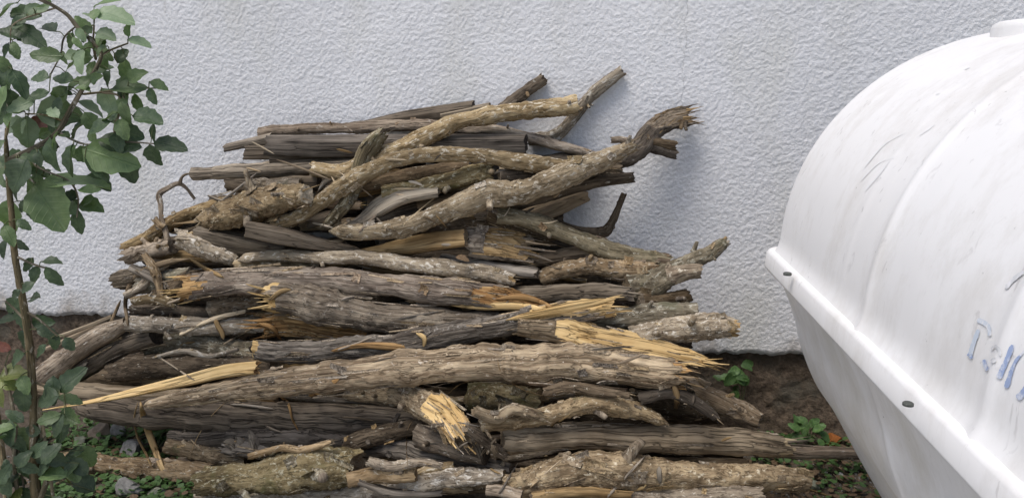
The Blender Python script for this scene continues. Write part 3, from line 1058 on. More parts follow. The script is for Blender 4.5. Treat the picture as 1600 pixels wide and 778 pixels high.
def wood(name, label, pts, mat, relief='bark', ends=('cut', 'cut'), face=None, split_mat='pale', end_mats=('end', 'end'),
         near=None, push=0.0, squeeze=0.8, flakes=0, flake_mat=None, splinters=(0, 0), spl_mat='tan', spl_len=1.0, sect=None, split=None,
         amp=1.0, stubs=(), cat=None, group=None, nth=36, step=2.2, wob=0.16, fibres=0, fray=(0, 0)):
    SEED[0] += 7
    seed = SEED[0]
    rs = np.random.RandomState(seed)
    ab = place(pts, near, squeeze, push)
    W, rad = world_curve(pts, ab, step)
    jag = [0, 0]
    tap = [0, 0]
    L = np.linalg.norm(np.diff(W, axis=0), axis=1).sum()
    for k, e in enumerate(ends):
        if e == 'torn':
            jag[k] = 0.6
        elif e == 'cut':
            jag[k] = 0.12
        elif e == 'rough':
            jag[k] = 0.4
        elif e == 'taper':
            tap[k] = min(0.5, 2.4 * rad[-k] / L)
        elif e == 'point':
            tap[k] = 0.45
        elif e == 'round':
            tap[k] = min(0.3, 1.0 * rad[-k] / L)
    V, lc, mask, (T, Nn, Dv, Ls, rad) = tube(W, rad, relief, seed, nth, sect, split, jag, tap, amp, wob, fray)
    n = len(V)
    base = V[0].mean(0) * 0.5 + V[-1].mean(0) * 0.5
    base = np.array([base[0], base[1], V[..., 2].min()])
    F = grid_faces(n, nth, True)
    mi = None
    mats = [M[mat]]
    if split or fray != (0, 0):
        fm = mask[:-1, :] & mask[1:, :] & np.roll(mask, -1, 1)[:-1, :]
        mi = fm.reshape(-1).astype(int)
        mats.append(M[split_mat])
    # orient faces outward
    q = F[len(F) // 2]
    VV = V.reshape(-1, 3)
    nn = np.cross(VV[q[1]] - VV[q[0]], VV[q[3]] - VV[q[0]])
    outw = VV[q].mean(0) - V[n // 2].mean(0)
    if nn @ outw < 0:
        F = F[:, ::-1]
    me = mesh_np(name, VV - base, F, mats, mi, attr={'lc': lc.reshape(-1, 3)})
    root = link(name, me, None, label, cat or {'log': 'log', 'branch': 'branch', 'plank': 'plank', 'stick': 'stick'}.get(name, 'wood'), group or 'pieces of firewood in the pile')
    root.location = base
    for k in (0, 1):
        idx = 0 if k == 0 else n - 1
        e = ends[k]
        if e in ('cut', 'torn', 'rough'):
            a = T[idx] * (-1 if k == 0 else 1)
            cm = cap_mesh(V[idx] - base, a, M[end_mats[k]], seed + k, rad[idx], 0.5 if e == 'torn' else (0.12 if e == 'rough' else 0.03))
            link('cut_face', cm, root)
        for j in range(int(splinters[k] * 1.7)):
            a = T[idx] * (-1 if k == 0 else 1)
            th = rs.uniform(-0.3, math.pi + 0.3)
            off = Nn[idx] * math.cos(th) + Dv[idx] * math.sin(th)
            rr = rad[idx] * rs.uniform(0.35, 0.95) * (1 - 0.9 * (tap[k] > 0))
            p = W[idx] + off * rr - a * rad[idx] * rs.uniform(0.3, 1.2)
            d = a + off * rs.uniform(-0.12, 0.25) + Nn[idx] * rs.uniform(-0.1, 0.1)
            sl = rad[idx] * rs.uniform(1.4, 3.2) * spl_len
            sm = splinter_mesh(p - base, d, off, sl, rad[idx] * rs.uniform(0.07, 0.27), M[spl_mat], seed + 31 * j + k)
            link('splinter', sm, root)
    for j in range(flakes):
        i_ = rs.randint(2, n - 2)
        j_ = int(rs.uniform(0.02, 0.5) * nth)
        if mask[i_, j_]:
            continue
        nr = V[i_, j_] - V[i_].mean(0)
        nr /= np.linalg.norm(nr) + 1e-9
        t = T[i_] + np.cross(nr, T[i_]) * rs.uniform(-0.6, 0.6)
        t /= np.linalg.norm(t)
        fm_ = flake_mesh(V[i_, j_] - base, t, nr, rad[i_] * rs.uniform(0.45, 1.4), rad[i_] * rs.uniform(0.22, 0.7), M[flake_mat or mat], seed + 13 * j)
        link('bark_flake', fm_, root)
    if sect is None and relief in ('bark', 'flaky') and group is None:
        for j in range(rs.randint(1, 4)):
            i_ = rs.randint(3, n - 3)
            j_ = int(rs.uniform(0.0, 0.5) * nth)
            nr = V[i_, j_] - V[i_].mean(0)
            nr /= np.linalg.norm(nr) + 1e-9
            d = nr + T[i_] * rs.uniform(-0.9, 0.9)
            d /= np.linalg.norm(d)
            ln, r0 = rad[i_] * rs.uniform(0.5, 1.5), rad[i_] * rs.uniform(0.16, 0.34)
            p0 = V[i_, j_] - nr * rad[i_] * 0.25
            W2 = np.array([p0 + d * ln * q + T[i_] * ln * 0.15 * q * q for q in np.linspace(0, 1, 7)]) - base
            fr = np.stack([T[i_] - d * (T[i_] @ d), np.cross(d, T[i_])], 0)
            fr /= np.linalg.norm(fr, axis=1)[:, None]
            a_ = np.linspace(0, RING, 10, endpoint=False)
            rr_ = r0 * np.array([1.5, 1.15, 1.0, 0.95, 0.9, 0.85, 0.75])
            V2 = W2[:, None, :] + rr_[:, None, None] * (1 + 0.15 * rs.rand(7, 10))[..., None] * (np.cos(a_)[None, :, None] * fr[0] + np.sin(a_)[None, :, None] * fr[1])
            V2 = np.vstack([V2.reshape(-1, 3), W2[-1] + d * r0 * 0.2])
            F2 = grid_faces(7, 10, True)
            F3_ = np.array([(60 + q, 60 + (q + 1) % 10, 70) for q in range(10)])
            mi_ = np.concatenate([np.zeros(len(F2)), np.ones(10)])
            link('branch_stub', mesh_np('branch_stub', V2, [F2, F3_], [M[mat], M['end']], mi_, attr={'lc': V2 * 1.0 + seed}), root)
    if split and mask.any():
        ii_, jj_ = np.nonzero(mask)
        for j in range(34):
            q = rs.randint(len(ii_))
            i_, j_ = min(max(ii_[q], 2), n - 3), jj_[q]
            nr = -(W[i_] - CAMV) / np.linalg.norm(W[i_] - CAMV)
            nr = nr - T[i_] * (nr @ T[i_])
            nr /= np.linalg.norm(nr)
            t = T[i_] + np.cross(nr, T[i_]) * rs.normal(0, 0.07)
            t /= np.linalg.norm(t)
            fm_ = flake_mesh(V[i_, j_] - base + nr * 0.001, t, nr, rad[i_] * rs.uniform(0.6, 2.4), rad[i_] * rs.uniform(0.04, 0.13), M[[split_mat, 'tan', 'fibre', 'palegrey'][rs.randint(4)]], seed + 17 * j + 9)
            link('splinter', fm_, root)
    if relief == 'strip' or fibres:
        for j in range(fibres or int(6 + L * 26)):
            i_ = rs.randint(2, n - 2)
            j_ = int(rs.uniform(0.0, 0.52) * nth)
            if mask[i_, j_]:
                continue
            nr = V[i_, j_] - V[i_].mean(0)
            nr /= np.linalg.norm(nr) + 1e-9
            t = T[i_] + np.cross(nr, T[i_]) * rs.normal(0, 0.09)
            t /= np.linalg.norm(t)
            fm_ = flake_mesh(V[i_, j_] - base + nr * 0.001, t, nr, rad[i_] * rs.uniform(0.8, 3.0), rad[i_] * rs.uniform(0.07, 0.2), M['fibre' if rs.rand() < 0.7 else mat], seed + 13 * j + 5)
            link('bark_fibre', fm_, root)
    for (spts, smat, send) in stubs:       # branch stubs in pixel space, at the depth of the log there
        S_, rm_, yy_ = DONE[-1]
        k0 = int(np.argmin(np.linalg.norm(S_[:, :2] - np.array(spts[0][:2]), axis=1)))
        y0 = yy_[k0]
        C_ = catmull(np.array(spts, float), max(8, int(np.linalg.norm(np.diff(np.array(spts)[:, :2], axis=0), axis=1).sum() / 2.5)))
        W2 = np.array([at(q[0], q[1], y0 - 0.004) for q in C_])
        r2 = C_[:, 2] * pdepth(W2) / FPX
        V2, lc2, _, (T2, _, _, _, rad2) = tube(W2, r2, 'bark', seed + 3, 20, None, None, (0, 0.4), (0, 0.5 if send == 'point' else 0))
        F2 = grid_faces(len(V2), 20, True)
        so = link('branch_stub', mesh_np('branch_stub', V2.reshape(-1, 3) - base, F2, M[smat], attr={'lc': lc2.reshape(-1, 3)}), root)
        if send != 'point':
            link('cut_face', cap_mesh(V2[-1] - base, T2[-1], M[send], seed + 5, rad2[-1], 0.15), so)
    return root


# pieces deep inside the pile, seen only in its gaps
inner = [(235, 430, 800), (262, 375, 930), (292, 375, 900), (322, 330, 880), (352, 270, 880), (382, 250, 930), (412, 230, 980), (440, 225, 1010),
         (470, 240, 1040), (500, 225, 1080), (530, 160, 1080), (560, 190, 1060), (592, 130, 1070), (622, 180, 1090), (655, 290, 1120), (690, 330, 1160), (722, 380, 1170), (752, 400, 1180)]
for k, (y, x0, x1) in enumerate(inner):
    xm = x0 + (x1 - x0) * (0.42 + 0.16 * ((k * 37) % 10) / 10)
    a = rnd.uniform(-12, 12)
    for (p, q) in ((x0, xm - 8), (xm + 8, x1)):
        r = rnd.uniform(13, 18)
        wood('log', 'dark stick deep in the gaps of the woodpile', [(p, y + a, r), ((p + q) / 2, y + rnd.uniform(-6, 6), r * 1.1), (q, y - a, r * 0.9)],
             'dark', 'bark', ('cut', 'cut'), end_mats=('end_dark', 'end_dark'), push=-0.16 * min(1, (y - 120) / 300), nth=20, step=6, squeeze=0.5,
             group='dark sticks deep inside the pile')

def span(y):
    """left and right edge of the pile at a height of the picture"""
    K = [(190, 430, 800), (230, 400, 850), (270, 360, 900), (320, 330, 880), (360, 260, 900), (400, 220, 980), (450, 210, 1020), (500, 220, 1060), (560, 140, 1060), (620, 130, 1100), (660, 300, 1150), (700, 290, 1180), (760, 320, 1190)]
    ys_ = [k[0] for k in K]
    return np.interp(y, ys_, [k[1] for k in K]), np.interp(y, ys_, [k[2] for k in K])


def wedged(n, y0, y1, seed, push, rr=(4, 9)):
    rs = random.Random(seed)
    for k in range(n):
        y = rs.uniform(y0, y1)
        a, b = span(y)
        L = rs.uniform(70, 210)
        x = rs.uniform(a, max(a + 1, b - L))
        sl = rs.uniform(-0.22, 0.22)
        r = rs.uniform(*rr)
        kind = rs.choice(['brown', 'light', 'dark', 'grey', 'board', 'flaky', 'rough', 'tan', 'red'])
        rel = {'grey': 'weather', 'board': 'weather', 'tan': 'weather', 'rough': 'strip', 'red': 'strip', 'flaky': 'flaky'}.get(kind, 'bark')
        wood('stick', 'thin broken %s stick wedged between larger logs' % {'brown': 'brown barked', 'light': 'pale barked', 'dark': 'dark barked', 'grey': 'bare grey', 'board': 'sawn brown', 'flaky': 'flaky barked', 'rough': 'stringy barked', 'tan': 'bare tan', 'red': 'reddish barked'}[kind], [(x, y - sl * L / 2, r), (x + L * 0.5, y + rs.uniform(-5, 5), r * 1.1), (x + L, y + sl * L / 2, r * 0.85)], kind, rel,
             (rs.choice(['torn', 'rough', 'cut']), rs.choice(['torn', 'rough', 'cut'])), sect=(rs.uniform(0.5, 1.2), 1.0, rs.uniform(0, 1)) if rel == 'weather' else None, push=push, squeeze=0.65,
             splinters=(rs.choice([0, 0, 2]), rs.choice([0, 0, 2])), spl_mat=rs.choice(['tan', 'grey', 'pale']), nth=22, step=3, group='thin sticks wedged in the pile', fibres=3, flakes=2)


wedged(58, 215, 765, 31, -0.05)
wedged(28, 380, 760, 57, -0.02, (3, 7))

# ---- upper part of the pile (back to front)
wood('branch', 'short brown branch stub sticking up behind the top of the pile', [(770, 182, 9), (800, 160, 9.5), (850, 123, 9)], 'brown', 'bark', ('cut', 'rough'), end_mats=('end', 'end_dark'), near=0.03)
wood('branch', 'slim straight branch leaning on the wall above the pile, pointing up', [(825, 220, 9), (868, 211, 10), (897, 181, 10), (921, 151, 9), (972, 111, 9)], 'light', 'bark', ('cut', 'rough'), end_mats=('end', 'end_dark'), near=0.01, flakes=2)
wood('plank', 'dark grey split board lying topmost on the pile', [(545, 196, 6), (640, 183, 8), (740, 168, 8)], 'black', 'weather', ('point', 'cut'), sect=(1.6, 1.0, 0.35), end_mats=('end_dark', 'end_dark'), near=0.05)
wood('plank', 'thin grey board tip behind the dark split board', [(690, 182, 5), (766, 166, 5)], 'grey', 'weather', ('cut', 'cut'), sect=(1.4, 1.0, 0.2), near=0.03)
wood('branch', 'thin knobbly branch running down right from the square ended beam', [(700, 200, 8), (770, 203, 9), (822, 213, 8), (880, 229, 8), (922, 241, 7)], 'brown', 'bark', ('cut', 'rough'), flakes=4, near=0.08)
wood('branch', 'pale brown peeled branch lying level on top of the dark beam', [(406, 208, 8), (480, 202, 8), (570, 199, 8.5), (664, 196, 9), (700, 199, 8)], 'red', 'bark', ('cut', 'cut'), end_mats=('end_pale', 'end'), flakes=4, near=0.06)
wood('plank', 'narrow grey slat poking out left of the dark beam', [(353, 231, 4.5), (424, 216, 6)], 'grey', 'weather', ('rough', 'cut'), sect=(1.8, 1.0, 0.3), near=0.1)
wood('plank', 'short dark board end below the narrow grey slat', [(386, 238, 11), (440, 238, 11)], 'black', 'weather', ('rough', 'cut'), sect=(1.2, 1.0, 0.1), end_mats=('end_dark', 'end_dark'), near=0.09)
wood('plank', 'smooth pinkish brown board under the dark beam', [(424, 247, 7), (540, 246, 7)], 'board', 'weather', ('cut', 'cut'), sect=(1.8, 1.0, 0.25), near=0.1)
wood('log', 'long blackish weathered beam with square cut right end', [(419, 227, 14), (540, 228, 15), (680, 226, 14), (822, 225, 13)], 'black', 'weather', ('rough', 'cut'), sect=(1.1, 1.0, 0.3), end_mats=('end_dark', 'end_dark'), near=0.09, splinters=(0, 0))
wood('log', 'weathered grey pole sticking out left under the beams', [(301, 273, 10), (390, 268, 12), (480, 262, 13), (560, 256, 13)], 'grey', 'weather', ('cut', 'cut'), near=0.1)
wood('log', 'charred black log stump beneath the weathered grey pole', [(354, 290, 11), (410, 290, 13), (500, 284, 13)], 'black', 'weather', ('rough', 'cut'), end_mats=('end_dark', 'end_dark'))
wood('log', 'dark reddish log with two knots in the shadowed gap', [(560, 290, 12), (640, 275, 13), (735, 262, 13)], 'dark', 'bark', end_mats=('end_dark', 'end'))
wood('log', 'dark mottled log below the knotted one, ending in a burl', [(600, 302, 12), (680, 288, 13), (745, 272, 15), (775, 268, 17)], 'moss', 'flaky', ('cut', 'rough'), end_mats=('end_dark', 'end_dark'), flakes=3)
wood('log', 'dim brown stick under the sweeping pale branch', [(780, 275, 10), (870, 268, 11), (960, 262, 10)], 'dark', 'bark')
wood('branch', 'stout curved branch arching over the top with sawn end', [(486, 264, 10), (540, 268, 13), (591, 246, 14), (640, 226, 14), (679, 205, 13), (707, 192, 13), (754, 182, 13), (816, 173, 14.5), (903, 163, 15)], 'light', 'bark', ('rough', 'cut'), end_mats=('end', 'end_dark'), near=0.1, flakes=3,
     stubs=[([(520, 276, 6), (505, 288, 4), (497, 300, 3)], 'light', 'point')])
wood('branch', 'dark forked branch end with torn pale tip against the wall', [(925, 268, 13), (965, 252, 14), (1000, 232, 16), (1018, 208, 16), (1040, 188, 17), (1083, 178, 16)], 'dark', 'bark', ('cut', 'torn'), split=(0.9, 0.75, 0.05, 0.62, 0.8), split_mat='board', end_mats=('end', 'end_dark'), near=0.04, splinters=(0, 5), spl_len=0.7,
     stubs=[([(1008, 222, 13), (1035, 226, 9), (1056, 228, 8)], 'dark', 'end_dark'), ([(1012, 228, 11), (1035, 236, 8), (1057, 242, 7)], 'dark', 'end'), ([(990, 226, 7), (972, 219, 6), (955, 219, 5)], 'brown', 'end')], fray=(0, 1.6))
wood('log', 'short grey broken log end beneath the forked branch', [(880, 278, 13), (930, 268, 14), (972, 264, 13)], 'grey', 'strip', ('cut', 'torn'), near=0.1)
wood('branch', 'dark smooth branch with black tip under the grey broken end', [(790, 325, 10), (880, 297, 10), (940, 283, 9.5), (990, 277, 8.5)], 'dark', 'smooth', ('cut', 'rough'), end_mats=('end', 'end_dark'), near=0.12)
wood('plank', 'flat split brown billet with pale edge beside the wall gap', [(800, 345, 9), (860, 326, 11), (918, 305, 7)], 'board', 'weather', ('cut', 'rough'), sect=(1.4, 1.0, 0.5), near=0.12)
wood('stick', 'crooked forked twig standing against the wall', [(862, 342, 3), (890, 354, 4.5), (918, 361, 6), (945, 361, 9), (956, 345, 7), (964, 328, 5.5), (975, 303, 5)], 'dark', 'bark', ('taper', 'rough'), end_mats=('end', 'end_dark'), near=0.02, nth=20)
wood('plank', 'pale thin curved board edge in the middle gap', [(536, 353, 4), (565, 343, 7), (593, 323, 8), (627, 306, 8), (686, 297, 6)], 'palegrey', 'weather', ('point', 'rough'), sect=(2.2, 0.8, 0.7))
wood('plank', 'dark board face under the pale curved edge', [(560, 356, 10), (625, 335, 13), (690, 315, 11)], 'black', 'weather', ('point', 'cut'), sect=(1.0, 1.0, 0.2))
wood('plank', 'small pale slat beside the thickest lichen spotted branch', [(652, 320, 5), (730, 304, 6)], 'board', 'weather', ('rough', 'cut'), sect=(1.5, 1.0, 0.4))
wood('plank', 'small brown board stub left of the pale curved board', [(483, 347, 8), (530, 334, 8)], 'board', 'weather', ('rough', 'cut'), sect=(1.4, 1.0, 0.3))
wood('branch', 'mossy olive slab of bark standing across the branches', [(600, 207, 8), (585, 222, 13), (570, 243, 13), (560, 275, 12), (545, 312, 10), (525, 336, 9), (510, 352, 7)], 'moss', 'flaky', ('torn', 'rough'), sect=(0.6, 1.0, 0.5), flakes=9, push=0.03, splinters=(2, 2), spl_mat='moss', cat='bark')
wood('branch', 'long pale branch sweeping in a low arch across the pile', [(430, 355, 12), (453, 345, 12), (509, 311, 13), (563, 275, 13), (619, 251, 12), (680, 241, 12), (740, 243, 12), (816, 253, 12.5), (879, 259, 12), (945, 254, 10)], 'light', 'bark', ('cut', 'rough'), flakes=5, push=-0.03)
wood('log', 'knobby reddish stump end above the thick flaky log', [(391, 290, 12), (420, 290, 13), (470, 292, 13)], 'flaky', 'flaky', ('rough', 'cut'), end_mats=('end', 'end'), flakes=4)
wood('branch', 'crooked lower left branch climbing to the flaky log', [(195, 388, 9), (227, 376, 12), (263, 350, 11), (311, 330, 11), (350, 318, 11)], 'flaky', 'bark', ('torn', 'cut'), flakes=6, splinters=(3, 0), spl_mat='board')
wood('stick', 'thin hooked twig rising at the left end of the pile', [(262, 376, 4), (258, 358, 4), (252, 342, 3.6), (251, 320, 3.6), (249, 304, 4.5), (264, 293, 4), (279, 287, 3.5), (290, 293, 2.6), (304, 311, 2.2)], 'brown', 'bark', ('cut', 'rough'), end_mats=('end', 'end_dark'), nth=18, near=0.14,
     stubs=[([(281, 287, 3), (285, 276, 2.2), (294, 272, 2), (302, 276, 1.5)], 'dark', 'point'), ([(256, 356, 5), (248, 350, 5), (241, 341, 5)], 'brown', 'end')])
wood('log', 'thick stubby log with crusty flaking bark near the left', [(320, 350, 20), (350, 340, 24), (400, 323, 24), (440, 313, 22), (478, 303, 19)], 'flaky', 'flaky', ('torn', 'cut'), end_mats=('end', 'end_pale'), flakes=16, splinters=(4, 2), spl_mat='board', fray=(1.0, 0.5), split_mat='palegrey')
wood('branch', 'thickest lichen spotted branch slanting up to the right', [(514, 362, 10), (560, 364, 13), (615, 359, 15), (660, 346, 16), (706, 327, 18), (763, 303, 20), (808, 301, 19), (865, 281, 20), (921, 258, 19), (960, 241, 13), (994, 226, 9)], 'light', 'flaky', ('taper', 'rough'), flakes=12, amp=0.7, splinters=(0, 2), spl_mat='light')
wood('log', 'dark bark slab bridging behind the yellow faced billet', [(760, 345, 14), (800, 362, 16), (865, 372, 14)], 'dark', 'strip', ('cut', 'torn'), end_mats=('end_dark', 'end_dark'), splinters=(0, 4), spl_mat='dark')
wood('log', 'brown wood slat under the olive grey branch', [(830, 408, 10), (920, 396, 12), (1000, 398, 10)], 'board', 'weather')
wood('branch', 'olive grey branch sloping down right to a peeled end', [(778, 335, 13), (815, 341, 13), (850, 352, 13.5), (907, 374, 14), (964, 395, 15), (1006, 405, 15), (1046, 408, 12)], 'olive', 'bark', ('cut', 'torn'), end_mats=('end_dark', 'end'), flakes=5, flake_mat='red', splinters=(0, 2), spl_mat='red', fray=(0, 2.6), split_mat='red')
wood('branch', 'rough brown branch below the olive grey one', [(848, 433, 13), (880, 422, 15), (921, 415, 16), (978, 422, 17), (1030, 421, 13)], 'brown', 'flaky', ('cut', 'torn'), flakes=10)
wood('branch', 'upturned knobby branch pointing out over the wall at right', [(978, 450, 18), (1010, 447, 20), (1040, 430, 17), (1063, 415, 13), (1105, 398, 12), (1125, 385, 11), (1139, 377, 6)], 'moss', 'flaky', ('cut', 'torn'), flakes=9, flake_mat='flaky', near=0.14,
     stubs=[([(1040, 432, 14), (1070, 426, 12), (1096, 424, 10)], 'flaky', 'end_pale')], fray=(0, 2.0), split_mat='palegrey')
wood('log', 'reddish sawn stub below the upturned branch', [(1000, 470, 12), (1040, 468, 12), (1074, 464, 11)], 'dark', 'bark', ('cut', 'rough'), end_mats=('end', 'end'), near=0.14)

# ---- middle band
wood('plank', 'wide grey weathered slab lying left of the sawn brown plank', [(305, 364, 9), (368, 378, 13), (445, 392, 10)], 'grey', 'weather', ('rough', 'cut'), sect=(1.3, 1.0, 0.5))
wood('log', 'grey stick with dull end at the far left of the pile', [(182, 437, 13), (215, 432, 14), (260, 428, 13)], 'grey', 'strip', ('rough', 'cut'), end_mats=('end_dark', 'end'))
wood('log', 'knotted brown stick heap end left of the torn log', [(198, 402, 12), (230, 394, 13), (270, 385, 12)], 'brown', 'flaky', ('torn', 'cut'), flakes=5)
wood('log', 'mossy short stick under the arched bark ribbon', [(218, 445, 12), (255, 438, 13), (300, 430, 12)], 'moss', 'flaky', ('rough', 'cut'), flakes=4)
wood('log', 'slanting dark stub beneath the torn yellow end', [(236, 474, 12), (262, 458, 13), (300, 432, 12)], 'dark', 'bark', ('rough', 'cut'))
wood('branch', 'short pale spotted branch between flaky log and torn log', [(275, 374, 12), (300, 380, 14), (335, 395, 14), (375, 405, 11)], 'light', 'flaky', ('rough', 'rough'), flakes=5, end_mats=('end', 'end_pale'))
wood('log', 'small dark split block beside the speckled branch', [(690, 405, 9), (760, 415, 10), (840, 428, 10)], 'grey', 'weather', ('cut', 'rough'))
wood('log', 'rotten billet with yellow green split face amid the pile', [(735, 380, 22), (780, 383, 24), (828, 392, 20)], 'rough', 'strip', ('rough', 'torn'), split=(1.15, 0.5, 0.3, 0.25, 0.85), split_mat='tan', splinters=(0, 7), spl_mat='rough', flakes=3)
wood('plank', 'pale brown plank with slanted cut end beside the rotten billet', [(553, 392, 6), (620, 387, 13), (680, 377, 14), (728, 371, 13)], 'tan', 'weather', ('point', 'cut'), sect=(0.5, 1.0, -0.25), end_mats=('end', 'end'), amp=0.6)
wood('plank', 'sawn dark brown plank tapering to a point', [(385, 358, 12), (440, 368, 13), (500, 381, 9), (566, 392, 4)], 'board', 'weather', ('cut', 'taper'), sect=(1.5, 1.0, 0.12), amp=0.5)
wood('branch', 'pale stripped branch under the speckled long branch', [(368, 417, 11), (424, 412, 10), (500, 417, 9)], 'light', 'smooth', ('rough', 'cut'))
wood('branch', 'long speckled branch crossing the middle of the pile', [(372, 407, 8), (400, 402, 9), (453, 399, 10), (509, 404, 11), (560, 402, 12), (593, 406, 13), (650, 415, 13), (706, 421, 13), (765, 430, 13), (802, 437, 9)], 'light', 'bark', ('taper', 'torn'), flakes=6, splinters=(0, 3), spl_mat='brown', fray=(0, 1.6), split_mat='tan')
wood('log', 'grey weathered log end right of the orange torn wood', [(800, 462, 13), (870, 458, 15), (930, 457, 14), (985, 460, 11)], 'grey', 'weather', ('cut', 'torn'), splinters=(0, 3), spl_mat='grey')
wood('log', 'dark mossy log in the shade under the grey end', [(900, 505, 17), (980, 498, 18), (1040, 490, 17), (1090, 488, 15)], 'moss', 'bark', ('cut', 'cut'))
wood('log', 'plump pale barked log end jutting toward the wall at right', [(985, 527, 18), (1017, 522, 20), (1077, 515, 22), (1120, 510, 20), (1150, 514, 13)], 'light', 'flaky', ('cut', 'torn'), flakes=9, fray=(0, 1.2), split_mat='tan')
wood('log', 'brown stick above the speckled left log', [(206, 483, 9), (260, 486, 10), (330, 492, 10)], 'dark', 'bark', ('rough', 'cut'))
wood('log', 'mossy dark log in the deep gap at left', [(230, 538, 17), (304, 536, 19), (389, 553, 18), (430, 560, 16)], 'moss', 'bark', end_mats=('end_dark', 'end_dark'))
wood('log', 'blackish sagging log under the leaning left branch', [(98, 597, 16), (135, 570, 18), (191, 540, 18), (245, 523, 16)], 'black', 'strip', ('rough', 'cut'), end_mats=('end_dark', 'end_dark'))
wood('stick', 'pale thin split stick leaning beside the left branch', [(72, 546, 3.5), (120, 524, 4), (170, 503, 4)], 'board', 'weather', ('rough', 'cut'), sect=(0.8, 1.0, 0.2), nth=16)
wood('stick', 'second thin split stick just above the pale one', [(78, 530, 2.5), (130, 512, 3), (175, 494, 3)], 'grey', 'weather', ('rough', 'cut'), sect=(0.8, 1.0, 0.2), nth=16)
wood('branch', 'smooth tan branch leaning down at the left end', [(57, 594, 18), (107, 557, 17), (163, 523, 15), (200, 505, 12)], 'brown', 'smooth', ('rough', 'cut'), wob=0.08)
wood('log', 'speckled grey brown log at left below the short cut log', [(200, 506, 12), (276, 508, 13), (333, 511, 13), (420, 506, 13)], 'light', 'bark', ('rough', 'cut'), flakes=4)
wood('log', 'short round log with pale sawn left end', [(326, 483, 14), (360, 476, 15), (410, 467, 13)], 'brown', 'flaky', ('cut', 'rough'), end_mats=('end_pale', 'end'), flakes=4, fray=(0.6, 0), split_mat='palegrey')
wood('log', 'long reddish log with yellow torn left end and split right end', [(288, 449, 19), (350, 443, 20), (430, 437, 19), (496, 436, 18), (598, 445, 19), (683, 454, 21), (739, 461, 22), (796, 468, 19), (845, 478, 9)], 'red', 'strip', ('torn', 'torn'), end_mats=('orange', 'orange'), split=(1.35, 0.95, 0.1, 0.78, 0.97), split_mat='orange', splinters=(7, 7), spl_mat='pale', spl_len=0.9, flakes=3,
     stubs=[([(490, 440, 8), (488, 428, 6), (491, 414, 4)], 'dark', 'point')], fray=(2.6, 1.0))
wood('log', 'dark torn log with brown tip resting above the yellow splinter', [(178, 580, 15), (210, 575, 16), (280, 572, 17), (361, 573, 17), (430, 577, 16)], 'dark', 'bark', ('torn', 'cut'), flakes=4)
wood('log', 'split log showing orange wood under its bark at left centre', [(410, 512, 17), (450, 506, 17), (510, 515, 15), (575, 524, 11)], 'rough', 'strip', ('torn', 'cut'), end_mats=('orange', 'end'), split=(1.9, 0.45, 0.55, 0.0, 0.9), split_mat='orange', splinters=(5, 0), spl_mat='orange', fray=(2.5, 0))
wood('log', 'shaggy thick log with frayed yellow left end in the centre', [(418, 466, 22), (450, 468, 25), (500, 478, 26), (541, 487, 25), (626, 499, 21), (700, 504, 20), (790, 508, 18)], 'rough', 'strip', ('torn', 'cut'), end_mats=('orange', 'end'), splinters=(7, 0), spl_mat='pale', spl_len=0.6, amp=1.3, fray=(1.6, 0), split_mat='pale')
wood('log', 'twisted log with fresh yellow torn right end on top', [(400, 546, 16), (428, 549, 17), (470, 551, 16), (513, 548, 16), (570, 542, 17), (620, 537, 18), (660, 530, 20), (739, 517, 18), (810, 504, 18), (893, 489, 20), (955, 480, 16)], 'rough', 'strip', ('cut', 'torn'), end_mats=('end_pale', 'pale'), split=(1.0, 0.9, 0.35, 0.8, 0.97), split_mat='pale', splinters=(0, 7), spl_mat='pale', spl_len=0.8, flakes=6, flake_mat='rough', amp=1.2,
     stubs=[([(662, 534, 13), (664, 527, 12), (667, 520, 10)], 'tan', 'end_pale')], fray=(0.7, 1.5))
wood('log', 'split billet with bright yellow wedge face pointing right', [(810, 512, 12), (860, 517, 16), (900, 521, 19), (950, 530, 20), (1000, 541, 18), (1060, 556, 14), (1104, 566, 8)], 'rough', 'strip', ('cut', 'torn'), end_mats=('end', 'pale'), split=(1.2, 0.7, 0.0, 0.2, 0.4), split_mat='pale', splinters=(0, 8), spl_mat='pale', spl_len=1.6)

# ---- lower part
wood('log', 'grey cracked log end behind the long yellow splinter', [(58, 609, 12), (130, 612, 14), (220, 616, 14), (300, 618, 12)], 'grey', 'weather', ('rough', 'cut'))
wood('log', 'diagonal branch dropping right past the big front log', [(1040, 590, 16), (1061, 598, 17), (1121, 627, 18), (1165, 646, 17), (1188, 655, 14)], 'brown', 'bark', ('cut', 'rough'), end_mats=('end', 'end'), flakes=2)
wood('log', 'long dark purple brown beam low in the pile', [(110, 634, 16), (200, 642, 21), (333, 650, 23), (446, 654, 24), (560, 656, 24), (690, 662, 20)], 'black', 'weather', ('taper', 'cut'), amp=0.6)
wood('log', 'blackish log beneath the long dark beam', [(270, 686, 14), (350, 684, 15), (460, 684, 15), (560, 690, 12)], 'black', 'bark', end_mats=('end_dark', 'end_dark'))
wood('log', 'crusty brown chunk under the big front log', [(735, 622, 20), (780, 622, 23), (845, 630, 20)], 'moss', 'flaky', ('cut', 'rough'), end_mats=('end', 'end'), flakes=6)
wood('log', 'knobby root end half hidden beneath the big front log', [(535, 617, 10), (590, 618, 13), (640, 622, 15)], 'flaky', 'flaky', ('round', 'cut'), flakes=3)
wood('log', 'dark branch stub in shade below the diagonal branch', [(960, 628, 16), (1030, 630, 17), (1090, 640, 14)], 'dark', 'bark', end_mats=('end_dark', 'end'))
wood('branch', 'thin straight branch running under the white tank', [(1180, 703, 9), (1240, 707, 9.5), (1300, 707, 9), (1400, 707, 9)], 'red', 'smooth', ('cut', 'cut'), near=0.18)
